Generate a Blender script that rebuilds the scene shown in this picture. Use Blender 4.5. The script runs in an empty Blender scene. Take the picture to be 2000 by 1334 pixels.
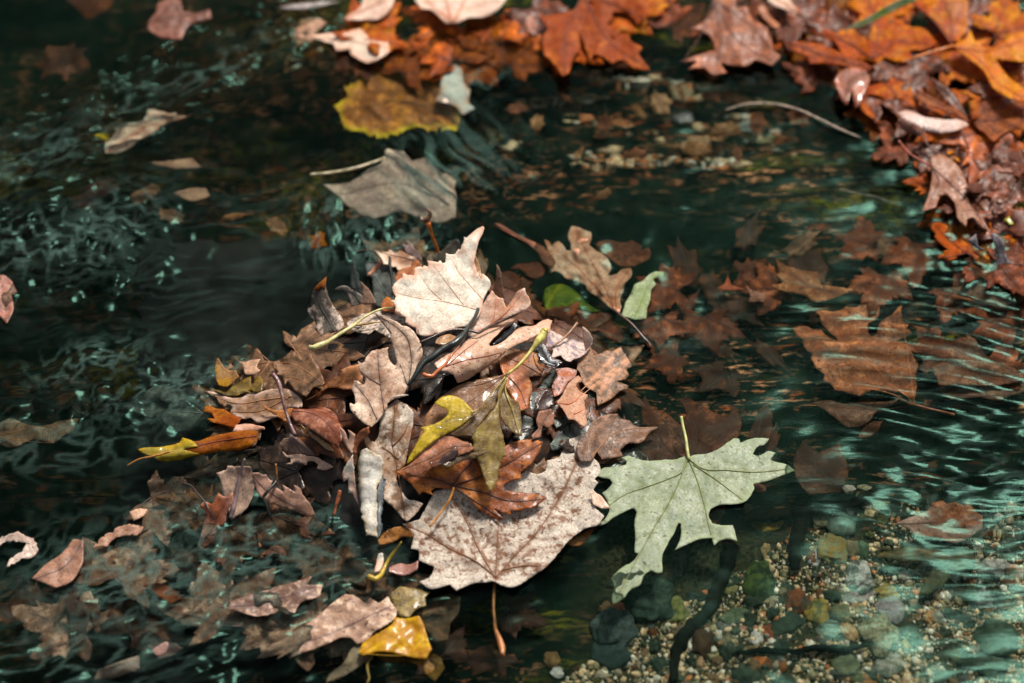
import bpy, bmesh, math, random
import numpy as np
from mathutils import Vector, Matrix
from mathutils.geometry import delaunay_2d_cdt

SC = bpy.context.scene
COL = SC.collection
R = math.radians
# ------------------------------------------------------------------ camera
PITCH = R(50.0); FOCAL = 90.0; SENS = 36.0
WID = 0.90                                   # metres across the frame at the water
DIST = WID * FOCAL / SENS
CAM = np.array([0.0, -DIST * math.cos(PITCH), DIST * math.sin(PITCH)])
cd = bpy.data.cameras.new('camera'); cam = bpy.data.objects.new('camera', cd); COL.objects.link(cam)
cam.location = CAM; cam.rotation_euler = (R(90) - PITCH, 0, 0)
cd.lens = FOCAL; cd.sensor_width = SENS; cd.clip_start = 0.05; cd.clip_end = 200
cd.dof.use_dof = True; cd.dof.focus_distance = DIST - 0.075; cd.dof.aperture_fstop = 2.7
SC.camera = cam
# ------------------------------------------------------------------ light
SUN_EL, SUN_AZ = R(51), R(25)                # azimuth measured from straight ahead (+y) towards the right (+x)
w = bpy.data.worlds.new('World'); SC.world = w; w.use_nodes = True
wn = w.node_tree; bg = wn.nodes['Background']
sky = wn.nodes.new('ShaderNodeTexSky'); sky.sky_type = 'NISHITA'; sky.sun_disc = False
sky.air_density = 1.0; sky.dust_density = 4.0; sky.ozone_density = 0.0
sky.sun_elevation = SUN_EL; sky.sun_rotation = SUN_AZ
hs = wn.nodes.new('ShaderNodeHueSaturation'); hs.inputs['Saturation'].default_value = 0.4   # thin cloud
wn.links.new(sky.outputs['Color'], hs.inputs['Color']); wn.links.new(hs.outputs['Color'], bg.inputs['Color']); bg.inputs['Strength'].default_value = 0.055
sl = bpy.data.lights.new('sun', 'SUN'); sun = bpy.data.objects.new('sun', sl); COL.objects.link(sun)
sl.energy = 2.8; sl.angle = R(12.0); sl.color = (1.0, 0.93, 0.84)
sd = Vector((math.sin(SUN_AZ) * math.cos(SUN_EL), math.cos(SUN_AZ) * math.cos(SUN_EL), math.sin(SUN_EL)))
sun.rotation_euler = sd.to_track_quat('Z', 'Y').to_euler()
vs = SC.view_settings; SC.display_settings.display_device = 'sRGB'
vs.view_transform = 'Standard'; vs.look = 'None'; vs.exposure = 0.9; vs.gamma = 1.0; vs.use_curve_mapping = False
cy = SC.cycles
cy.use_denoising = True; cy.max_bounces = 10; cy.transmission_bounces = 8; cy.diffuse_bounces = 3
cy.caustics_refractive = True; cy.caustics_reflective = False; cy.blur_glossy = 0.5
cy.sample_clamp_indirect = 4.0
# ------------------------------------------------------------------ numbers
PW, PH = 2000.0, 1334.0
UNIT = 10.0                                  # the finished scene is scaled so that one unit is 10 cm
MPP = WID / PW                               # metres per photograph pixel at the water
RIGHT = np.array([1.0, 0, 0]); FWD = np.array([0, math.cos(PITCH), -math.sin(PITCH)]); UP = np.array([0, math.sin(PITCH), math.cos(PITCH)])

def perlin(x, y, seed=0):
    x = np.asarray(x, float); y = np.asarray(y, float)
    xi = np.floor(x).astype(np.int64); yi = np.floor(y).astype(np.int64); xf = x - xi; yf = y - yi
    def g(ix, iy):
        h = (ix * 374761393 + iy * 668265263 + seed * 1442695041) & 0xffffffff
        h = ((h ^ (h >> 13)) * 1274126177) & 0xffffffff
        a = ((h ^ (h >> 16)) & 0xffff) / 65536.0 * 2 * np.pi
        return np.cos(a), np.sin(a)
    def d(ix, iy, fx, fy):
        a, b = g(ix, iy); return a * fx + b * fy
    u = xf * xf * xf * (xf * (xf * 6 - 15) + 10); v = yf * yf * yf * (yf * (yf * 6 - 15) + 10)
    n0 = d(xi, yi, xf, yf) * (1 - u) + d(xi + 1, yi, xf - 1, yf) * u
    n1 = d(xi, yi + 1, xf, yf - 1) * (1 - u) + d(xi + 1, yi + 1, xf - 1, yf - 1) * u
    return (n0 * (1 - v) + n1 * v) * 1.4

def fbm(x, y, seed=0, oct=3):
    s = 0; a = 1.0
    for k in range(oct):
        s = s + a * perlin(x * 2 ** k, y * 2 ** k, seed + k * 17); a *= 0.5
    return s

def sstep(a, b, x):
    t = np.clip((x - a) / (b - a), 0, 1); return t * t * (3 - 2 * t)

def ray(px):
    px = np.atleast_2d(np.asarray(px, float))
    u = (px[:, 0] - PW / 2) / PW * SENS / FOCAL; v = -(px[:, 1] - PH / 2) / PW * SENS / FOCAL
    d = FWD[None] + u[:, None] * RIGHT[None] + v[:, None] * UP[None]
    return d / np.linalg.norm(d, axis=1)[:, None]

def along(px, t):
    """points at path length t along the sight lines through photograph pixels, bent where they enter still water at z=0"""
    d = ray(px); tw = -CAM[2] / d[:, 2]
    n = 1 / 1.33
    r = np.empty_like(d); r[:, :2] = d[:, :2] * n
    r[:, 2] = -np.sqrt(1 - (r[:, 0] ** 2 + r[:, 1] ** 2))
    a = np.minimum(t, tw); b = np.maximum(t - tw, 0)
    return CAM[None] + d * a[:, None] + r * b[:, None]

def solve(px, g):
    n = len(px); lo = np.full(n, DIST * 0.6); hi = np.full(n, DIST * 1.6)
    for _ in range(34):
        mid = (lo + hi) / 2; s = g(along(px, mid)) > 0
        lo = np.where(s, mid, lo); hi = np.where(s, hi, mid)
    return along(px, (lo + hi) / 2)

def at(px, z=0.0):
    return solve(np.atleast_2d(np.asarray(px, float)), lambda p: p[:, 2] - z)

# ---- the heap of leaves: its underlying height over the water
_hc = at((840, 800))[0]
def heap(x, y):
    dx = x - _hc[0]; dy = y - _hc[1]
    r2 = (dx / 0.135) ** 2 + (dy / 0.125) ** 2
    return -0.022 + 0.066 * np.exp(-r2 * 0.9)
# ---- the bed of the stream
def bed_h(x, y):
    deep = sstep(0.08, -0.30, x) * 0.08 + sstep(-0.05, 0.15, y) * 0.012
    return -0.040 - deep + 0.006 * fbm(x * 9, y * 9, 5, 2) + 0.0025 * fbm(x * 45, y * 45, 9, 2)

# ------------------------------------------------------------------ object helpers
def mesh_obj(name, verts, faces, mat, parent=None, loc=(0, 0, 0), smooth=True):
    me = bpy.data.meshes.new(name); me.from_pydata([tuple(v) for v in verts], [], faces); me.update()
    if smooth: me.polygons.foreach_set('use_smooth', [True] * len(me.polygons))
    if mat: me.materials.append(mat)
    o = bpy.data.objects.new(name, me); COL.objects.link(o); o.location = loc
    if parent: o.parent = parent
    return o

def empty(name, loc):
    o = bpy.data.objects.new(name, None); o.empty_display_size = 0.01; COL.objects.link(o); o.location = loc; return o

def tag(o, label=None, cat=None, group=None, kind=None):
    if label: o['label'] = label
    if cat: o['category'] = cat
    if group: o['group'] = group
    if kind: o['kind'] = kind
    return o

def tube(pts, rad, sides=7):
    pts = np.asarray(pts, float); n = len(pts); rad = np.broadcast_to(rad, (n,))
    t = np.gradient(pts, axis=0); t /= np.linalg.norm(t, axis=1)[:, None] + 1e-12
    up = np.array([0.3, -0.5, 0.8]); V = []; F = []
    for i in range(n):
        a = np.cross(t[i], up); a /= np.linalg.norm(a) + 1e-12; b = np.cross(a, t[i])
        for k in range(sides):
            th = 2 * math.pi * k / sides; V.append(pts[i] + rad[i] * (a * math.cos(th) + b * math.sin(th)))
    for i in range(n - 1):
        for k in range(sides):
            k2 = (k + 1) % sides; F.append((i * sides + k, i * sides + k2, (i + 1) * sides + k2, (i + 1) * sides + k))
    F.append(tuple(range(sides))[::-1]); F.append(tuple((n - 1) * sides + k for k in range(sides)))
    return V, F

def spline(pts, step=5.0, closed=False, sharp=42):
    """a curve through PTS that stays sharp at corners"""
    P = np.asarray(pts, float); n = len(P)
    if n < 3 and not closed:
        k = max(2, int(np.linalg.norm(P[-1] - P[0]) / step)); return np.array([P[0] + (P[-1] - P[0]) * i / k for i in range(k + 1)])
    tan_in = np.zeros_like(P); tan_out = np.zeros_like(P)
    for i in range(n):
        if not closed and i in (0, n - 1):
            d = (P[1] - P[0]) if i == 0 else (P[-1] - P[-2]); d = d / (np.linalg.norm(d) + 1e-9); tan_in[i] = tan_out[i] = d; continue
        a = P[i] - P[i - 1]; b = P[(i + 1) % n] - P[i]; la = np.linalg.norm(a) + 1e-9; lb = np.linalg.norm(b) + 1e-9
        a /= la; b /= lb
        if math.degrees(math.acos(np.clip(a @ b, -1, 1))) > sharp: tan_in[i] = a; tan_out[i] = b
        else:
            m = a * lb + b * la; m /= np.linalg.norm(m) + 1e-9; tan_in[i] = tan_out[i] = m
    out = []
    for i in range(n if closed else n - 1):
        p, q = P[i], P[(i + 1) % n]; L = np.linalg.norm(q - p); k = max(1, int(round(L / step)))
        for j in range(k):
            s = j / k; h1 = 2 * s ** 3 - 3 * s * s + 1; h2 = s ** 3 - 2 * s * s + s; h3 = -2 * s ** 3 + 3 * s * s; h4 = s ** 3 - s * s
            out.append(h1 * p + h2 * L * tan_out[i] + h3 * q + h4 * L * tan_in[(i + 1) % n])
    if not closed: out.append(P[-1])
    return np.array(out)

def inside(pts, poly):
    x, y = pts[:, 0], pts[:, 1]; r = np.zeros(len(pts), bool); a = poly; b = np.roll(poly, -1, 0)
    for (x1, y1), (x2, y2) in zip(a, b):
        if y1 == y2: continue
        c = ((y1 > y) != (y2 > y)) & (x < (x2 - x1) * (y - y1) / (y2 - y1) + x1); r ^= c
    return r

def seg_dist(pts, segs):
    """distance of points to a set of segments"""
    d = np.full(len(pts), 1e9)
    for a, b in segs:
        ab = b - a; t = np.clip(((pts - a) @ ab) / (ab @ ab + 1e-9), 0, 1)
        d = np.minimum(d, np.linalg.norm(pts - a - t[:, None] * ab, axis=1))
    return d
# ------------------------------------------------------------------ materials
def lin(c, k=1.0):
    o = []
    for v in c[:3]:
        v = v / 255.0; v = v / 12.92 if v <= 0.04045 else ((v + 0.055) / 1.055) ** 2.4; o.append(min(v * k, 0.9))
    return (*o, 1.0)

def newmat(name):
    m = bpy.data.materials.new(name); m.use_nodes = True; nt = m.node_tree; nt.nodes.clear()
    return m, nt, nt.nodes.new, nt.links.new

def noise(nt, co, scale, detail=3, rough=0.55, dist=0.0):
    n = nt.nodes.new('ShaderNodeTexNoise'); n.inputs['Scale'].default_value = scale; n.inputs['Detail'].default_value = detail
    n.inputs['Roughness'].default_value = rough; n.inputs['Distortion'].default_value = dist
    if co is not None: nt.links.new(co, n.inputs['Vector'])
    return n.outputs['Fac']

def ramp(nt, v, lo, hi, a=0.0, b=1.0):
    n = nt.nodes.new('ShaderNodeMapRange'); n.interpolation_type = 'SMOOTHSTEP'
    n.inputs['From Min'].default_value = lo; n.inputs['From Max'].default_value = hi
    n.inputs['To Min'].default_value = a; n.inputs['To Max'].default_value = b; nt.links.new(v, n.inputs['Value'])
    return n.outputs['Result']

def mixc(nt, f, a, b):
    n = nt.nodes.new('ShaderNodeMix'); n.data_type = 'RGBA'
    for s, v in ((n.inputs[0], f), (n.inputs[6], a), (n.inputs[7], b)):
        if isinstance(v, (int, float, tuple)): s.default_value = v
        else: nt.links.new(v, s)
    return n.outputs[2]

def math_(nt, op, a, b=None):
    n = nt.nodes.new('ShaderNodeMath'); n.operation = op
    for s, v in zip(n.inputs, (a, b)):
        if v is None: continue
        if isinstance(v, (int, float)): s.default_value = v
        else: nt.links.new(v, s)
    return n.outputs[0]

def leaf_mat(a, b, mix=0.5, scale=55, spots=0.25, spotcol=(45, 32, 26), vein=None, veinw=0.6, edge=None, rough=0.42, trans=0.18, coat=0.0, seed=0, soft=0.10, c=None, spec=0.3, fine_w=0.5):
    """dead-leaf skin: two colours in blotches, dark specks, tinted veins and rim"""
    m, nt, N, Lk = newmat('leaf_skin')
    out = N('ShaderNodeOutputMaterial'); tc = N('ShaderNodeTexCoord'); mp = N('ShaderNodeMapping')
    mp.inputs['Location'].default_value = (seed * 3.17 % 7, seed * 1.93 % 5, seed * 0.71 % 3); Lk(tc.outputs['Object'], mp.inputs['Vector'])
    co = mp.outputs['Vector']
    big = noise(nt, co, scale, 5, 0.68, 0.6); t = 0.5 + (0.5 - mix) * 0.55
    aw = N('ShaderNodeAttribute'); aw.attribute_name = 'near_vein'
    big = math_(nt, 'ADD', big, math_(nt, 'MULTIPLY', math_(nt, 'SUBTRACT', aw.outputs['Fac'], 0.35), 0.15 if soft < .15 else .03))
    col = mixc(nt, ramp(nt, big, t - soft, t + soft), lin(a), lin(b))
    mid = noise(nt, co, scale * 3.3, 4, 0.7, 0.4); col = mixc(nt, ramp(nt, mid, 0.52, 0.66, 0, 0.55 if soft < .15 else .25), col, lin([v * 0.66 for v in b]))
    if c is not None:
        cl = noise(nt, co, scale * 0.35, 2, 0.5); col = mixc(nt, ramp(nt, cl, 0.45, 0.7, 0, 0.85), col, lin(c))
    fine = noise(nt, co, 420, 4, 0.7)
    col = mixc(nt, ramp(nt, fine, 0.35, 0.75, 0.0, fine_w), col, lin([v * 0.62 for v in b]))
    wv = N('ShaderNodeVectorMath'); wv.operation = 'ADD'; nz = N('ShaderNodeTexNoise'); nz.inputs['Scale'].default_value = 180; Lk(co, nz.inputs['Vector'])
    sc_ = N('ShaderNodeVectorMath'); sc_.operation = 'SCALE'; sc_.inputs[3].default_value = 0.004; Lk(nz.outputs['Color'], sc_.inputs[0]); Lk(co, wv.inputs[0]); Lk(sc_.outputs[0], wv.inputs[1])
    vo = N('ShaderNodeTexVoronoi'); vo.feature = 'DISTANCE_TO_EDGE'; vo.inputs['Scale'].default_value = 260; Lk(wv.outputs[0], vo.inputs['Vector'])
    net = ramp(nt, vo.outputs['Distance'], 0.0, 0.09, 1.0, 0.0)
    col = mixc(nt, math_(nt, 'MULTIPLY', net, 0.44 * fine_w), col, lin([v * 0.6 for v in b]))
    if spots > 0:
        sp = noise(nt, co, 300, 3, 0.6); sm = noise(nt, co, 40, 2)
        lim = math_(nt, 'SUBTRACT', 0.78 - spots * 0.22, math_(nt, 'MULTIPLY', sm, 0.16))
        f = math_(nt, 'MULTIPLY', math_(nt, 'GREATER_THAN', sp, lim), 0.85); col = mixc(nt, f, col, lin(spotcol))
    at_ = N('ShaderNodeAttribute'); at_.attribute_name = 'vein'
    vc = vein if vein is not None else [v * 0.6 for v in b]
    vn = math_(nt, 'MULTIPLY', at_.outputs['Fac'], ramp(nt, noise(nt, co, 160, 3), 0.3, 0.65)); col = mixc(nt, math_(nt, 'MULTIPLY', vn, veinw), col, lin(vc))
    if edge is not None:
        ae = N('ShaderNodeAttribute'); ae.attribute_name = 'rim'
        ef = math_(nt, 'MULTIPLY', ae.outputs['Fac'], ramp(nt, noise(nt, co, 60, 3), 0.35, 0.6)); col = mixc(nt, ef, col, lin(edge))
    bs = N('ShaderNodeBsdfPrincipled'); Lk(col, bs.inputs['Base Color'])
    Lk(ramp(nt, fine, 0.3, 0.7, max(rough - 0.12, 0.05), rough + 0.12), bs.inputs['Roughness'])
    bs.inputs['Specular IOR Level'].default_value = spec; bs.inputs['Coat Weight'].default_value = coat; bs.inputs['Coat Roughness'].default_value = 0.12
    bm = N('ShaderNodeBump'); bm.inputs['Strength'].default_value = 0.55; bm.inputs['Distance'].default_value = 0.0006
    h = math_(nt, 'ADD', math_(nt, 'MULTIPLY', noise(nt, co, 260, 3, 0.6), 0.8), math_(nt, 'ADD', math_(nt, 'MULTIPLY', at_.outputs['Fac'], -0.5), math_(nt, 'MULTIPLY', net, -0.35)))
    Lk(h, bm.inputs['Height']); Lk(bm.outputs['Normal'], bs.inputs['Normal'])
    tr = N('ShaderNodeBsdfTranslucent'); Lk(col, tr.inputs['Color']); mx = N('ShaderNodeMixShader'); mx.inputs[0].default_value = trans
    Lk(bs.outputs[0], mx.inputs[1]); Lk(tr.outputs[0], mx.inputs[2]); Lk(mx.outputs[0], out.inputs['Surface'])
    return m

def plain_mat(name, a, b, scale=200, rough=0.4, coat=0.0, bump=0.4, spec=0.4):
    m, nt, N, Lk = newmat(name)
    out = N('ShaderNodeOutputMaterial'); tc = N('ShaderNodeTexCoord'); co = tc.outputs['Object']
    f = noise(nt, co, scale, 4, 0.65); col = mixc(nt, ramp(nt, f, 0.35, 0.65), lin(a), lin(b))
    bs = N('ShaderNodeBsdfPrincipled'); Lk(col, bs.inputs['Base Color']); bs.inputs['Roughness'].default_value = rough; bs.inputs['Coat Weight'].default_value = coat; bs.inputs['Specular IOR Level'].default_value = spec
    bm = N('ShaderNodeBump'); bm.inputs['Strength'].default_value = bump; bm.inputs['Distance'].default_value = 0.0006
    Lk(noise(nt, co, scale * 1.7, 4, 0.7), bm.inputs['Height']); Lk(bm.outputs['Normal'], bs.inputs['Normal']); Lk(bs.outputs[0], out.inputs['Surface'])
    return m

def stone_mat(name, a, b, scale=180, sharp=0.08):
    m, nt, N, Lk = newmat(name)
    out = N('ShaderNodeOutputMaterial'); tc = N('ShaderNodeTexCoord'); co = tc.outputs['Object']
    oi = N('ShaderNodeObjectInfo'); va = N('ShaderNodeVectorMath'); va.operation = 'ADD'; Lk(co, va.inputs[0]); Lk(oi.outputs['Random'], va.inputs[1]); co = va.outputs[0]
    f = noise(nt, co, scale, 5, 0.72, 0.4); col = mixc(nt, ramp(nt, f, 0.5 - sharp, 0.5 + sharp), lin(a), lin(b))
    g = noise(nt, co, scale * 5, 5, 0.75); col = mixc(nt, ramp(nt, g, 0.44, 0.62, 0, 0.6), col, lin([v * 0.42 for v in a]))
    g2 = noise(nt, co, scale * 3, 5, 0.8); col = mixc(nt, ramp(nt, g2, 0.56, 0.68, 0, 0.5), col, lin([min(v * 1.5 + 20, 235) for v in b]))
    f = math_(nt, 'ADD', f, math_(nt, 'MULTIPLY', g, 0.5))
    bs = N('ShaderNodeBsdfPrincipled'); Lk(col, bs.inputs['Base Color']); bs.inputs['Roughness'].default_value = 0.7; bs.inputs['Specular IOR Level'].default_value = 0.1
    bm = N('ShaderNodeBump'); bm.inputs['Strength'].default_value = 0.5; bm.inputs['Distance'].default_value = 0.0008
    Lk(f, bm.inputs['Height']); Lk(bm.outputs['Normal'], bs.inputs['Normal']); Lk(bs.outputs[0], out.inputs['Surface'])
    return m

STYLE = dict(
    cream=dict(a=(248, 238, 220), b=(236, 210, 188), mix=0.35, scale=30, spots=0.05, spotcol=(120, 80, 70), vein=(208, 164, 138), veinw=0.5, edge=(214, 164, 138), rough=0.55, trans=0.12, soft=0.2),
    peach=dict(a=(236, 212, 194), b=(214, 150, 112), mix=0.4, scale=28, spots=0.05, vein=(190, 110, 70), rough=0.5, soft=0.2),
    pinkbeige=dict(a=(238, 206, 178), b=(176, 126, 94), mix=0.45, scale=38, spots=0.12, vein=(95, 68, 58), veinw=0.75, rough=0.5, soft=0.16),
    mottle=dict(a=(216, 203, 186), b=(126, 90, 66), mix=0.3, scale=170, spots=0.2, vein=(124, 80, 48), veinw=1.0, rough=0.55, soft=0.05),
    greymottle=dict(a=(222, 200, 182), b=(92, 84, 74), mix=0.5, scale=80, spots=0.35, vein=(60, 60, 54), veinw=0.8, rough=0.5, soft=0.08),
    copper=dict(a=(196, 122, 80), b=(120, 68, 44), mix=0.5, scale=70, spots=0.35, vein=(96, 56, 36), rough=0.4, trans=0.25),
    rust=dict(a=(176, 96, 58), b=(104, 56, 36), mix=0.5, scale=55, spots=0.2, vein=(80, 42, 28), rough=0.38, trans=0.3),
    brown=dict(a=(142, 106, 80), b=(88, 66, 50), mix=0.5, scale=70, spots=0.35, vein=(170, 122, 84), veinw=0.5, rough=0.45),
    tan=dict(a=(196, 150, 108), b=(142, 98, 62), mix=0.5, scale=48, spots=0.25, vein=(110, 70, 40), rough=0.36, coat=0.25),
    orange=dict(a=(255, 150, 20), b=(214, 92, 16), c=(186, 82, 24), mix=0.45, scale=50, spots=0.2, vein=(120, 52, 24), rough=0.5, trans=0.5, spec=0.12),
    amber=dict(a=(252, 168, 22), b=(236, 134, 18), mix=0.4, scale=32, spots=0.05, vein=(200, 100, 20), rough=0.45, trans=0.45, spec=.15),
    starorange=dict(a=(222, 136, 54), b=(156, 84, 40), mix=0.5, scale=40, spots=0.3, vein=(70, 40, 28), veinw=0.8, rough=0.4, coat=0.15),
    yellow=dict(a=(226, 196, 52), b=(190, 160, 44), mix=0.4, scale=40, spots=0.12, spotcol=(90, 70, 30), vein=(206, 180, 90), rough=0.33, trans=0.3, coat=0.3),
    olive=dict(a=(172, 150, 72), b=(124, 100, 54), mix=0.5, scale=45, spots=0.3, spotcol=(60, 45, 24), vein=(190, 166, 92), rough=0.36, trans=0.25, coat=0.2),
    darkolive=dict(a=(110, 86, 48), b=(70, 52, 34), mix=0.5, scale=50, spots=0.3, vein=(140, 110, 60), rough=0.36, coat=0.2),
    gold=dict(a=(236, 190, 14), b=(196, 136, 14), mix=0.5, scale=70, spots=0.15, spotcol=(130, 76, 16), vein=(200, 150, 20), rough=0.34, trans=0.3, coat=0.2),
    sage=dict(a=(160, 168, 146), b=(126, 140, 114), c=(150, 160, 128), mix=0.5, scale=34, spots=0.32, spotcol=(70, 76, 50), fine_w=.22, vein=(108, 116, 62), veinw=0.9, edge=(140, 154, 116), rough=0.5, trans=0.12, soft=0.2),
    lime=dict(a=(206, 212, 160), b=(170, 184, 110), mix=0.45, scale=30, spots=0.05, vein=(150, 170, 90), rough=0.35, trans=0.4, soft=0.2),
    mossy=dict(a=(126, 140, 26), b=(46, 86, 24), mix=0.5, scale=40, spots=0.1, vein=(170, 170, 30), rough=0.4, trans=0.3, soft=0.2),
    grey=dict(a=(152, 146, 132), b=(92, 92, 82), mix=0.5, scale=90, spots=0.4, spotcol=(40, 44, 44), vein=(60, 64, 64), rough=0.5),
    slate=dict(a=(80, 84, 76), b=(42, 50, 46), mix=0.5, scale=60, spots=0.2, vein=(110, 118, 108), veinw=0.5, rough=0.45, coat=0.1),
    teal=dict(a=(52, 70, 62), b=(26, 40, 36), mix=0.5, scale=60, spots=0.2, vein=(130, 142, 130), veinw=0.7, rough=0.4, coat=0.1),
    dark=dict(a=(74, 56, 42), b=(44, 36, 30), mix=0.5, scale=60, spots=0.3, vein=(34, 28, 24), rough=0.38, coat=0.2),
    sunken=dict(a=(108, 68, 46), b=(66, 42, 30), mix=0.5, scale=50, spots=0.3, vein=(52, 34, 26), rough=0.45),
    lilac=dict(a=(226, 200, 186), b=(150, 130, 140), mix=0.42, scale=46, spots=0.1, spotcol=(80, 66, 76), vein=(206, 160, 130), rough=0.5, soft=0.04),
    dusk=dict(a=(222, 178, 146), b=(164, 120, 90), mix=0.5, scale=34, spots=0.08, vein=(120, 96, 92), rough=0.45, soft=0.2),
)
# ------------------------------------------------------------------ leaves
# tracing frames: (x0, y0, photograph pixels per traced unit)
Z = dict(F=(0, 0, 1), A=(550, 400, .375), B=(250, 650, .325), Z1=(580, 400, .15), Z2=(740, 420, .165), Z3=(580, 560, .1402), Z4=(660, 600, .195), Z5=(800, 580, .15),
         Z6=(780, 720, .195), Z7=(1020, 620, .21), Z8=(640, 800, .21), Z9=(720, 860, .3298), Z10=(1140, 780, .3148), Z11=(960, 420, .2099), Z12=(400, 680, .18),
         Z13=(360, 860, .195), Z14=(400, 1060, .25), Z15=(1400, 480, .3148), Z16=(1500, 0, .2623), L=(0, 850, .45), T=(550, 0, .4), U=(0, 0, .35), V=(1250, 0, .375), P=(1250, 850, .375), W=(0, 400, .3747))
def tz(z, pts):
    x0, y0, s = Z[z]; return np.asarray(pts, float) * s + np.array([x0, y0])

_seed = [0]
def smax(a, b, k=.004): return (a + b + np.sqrt((a - b) ** 2 + k * k)) / 2
def auto_veins(base, tips, rng):
    """ribs from the stalk to each tip with side veins"""
    prim, sec = [], []
    for tip in tips:
        b = np.asarray(base, float); t = np.asarray(tip, float); d = t - b; nrm = np.array([-d[1], d[0]]); bend = rng.uniform(-.05, .05)
        line = np.array([b + d * s + nrm * bend * math.sin(math.pi * s) for s in np.linspace(0, 1, 9)]); prim.append(line)
    return prim

def side_veins(prim, rng):
    sec = []
    for line in prim:
        line = np.asarray(line, float); L = np.linalg.norm(np.diff(line, axis=0), axis=1).sum()
        if L < 45: continue
        k = max(2, int(L / 24)); cum = np.r_[0, np.cumsum(np.linalg.norm(np.diff(line, axis=0), axis=1))]
        for i in range(1, k):
            s = (i + rng.uniform(-.2, .2)) / k * L; p = np.array([np.interp(s, cum, line[:, 0]), np.interp(s, cum, line[:, 1])])
            q = np.array([np.interp(min(s + 4, L), cum, line[:, 0]), np.interp(min(s + 4, L), cum, line[:, 1])]); d = q - p
            if np.linalg.norm(d) < 1e-6: continue
            d /= np.linalg.norm(d)
            for sg in (-1, 1):
                a = sg * R(rng.uniform(38, 54)); e = np.array([d[0] * math.cos(a) - d[1] * math.sin(a), d[0] * math.sin(a) + d[1] * math.cos(a)])
                ln = (0.42 * (L - s) + 10) * rng.uniform(.7, 1.0)
                sec.append(np.array([p, p + e * ln * .5 + d * ln * .04, p + e * ln + d * ln * .14]))
    return sec

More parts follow.
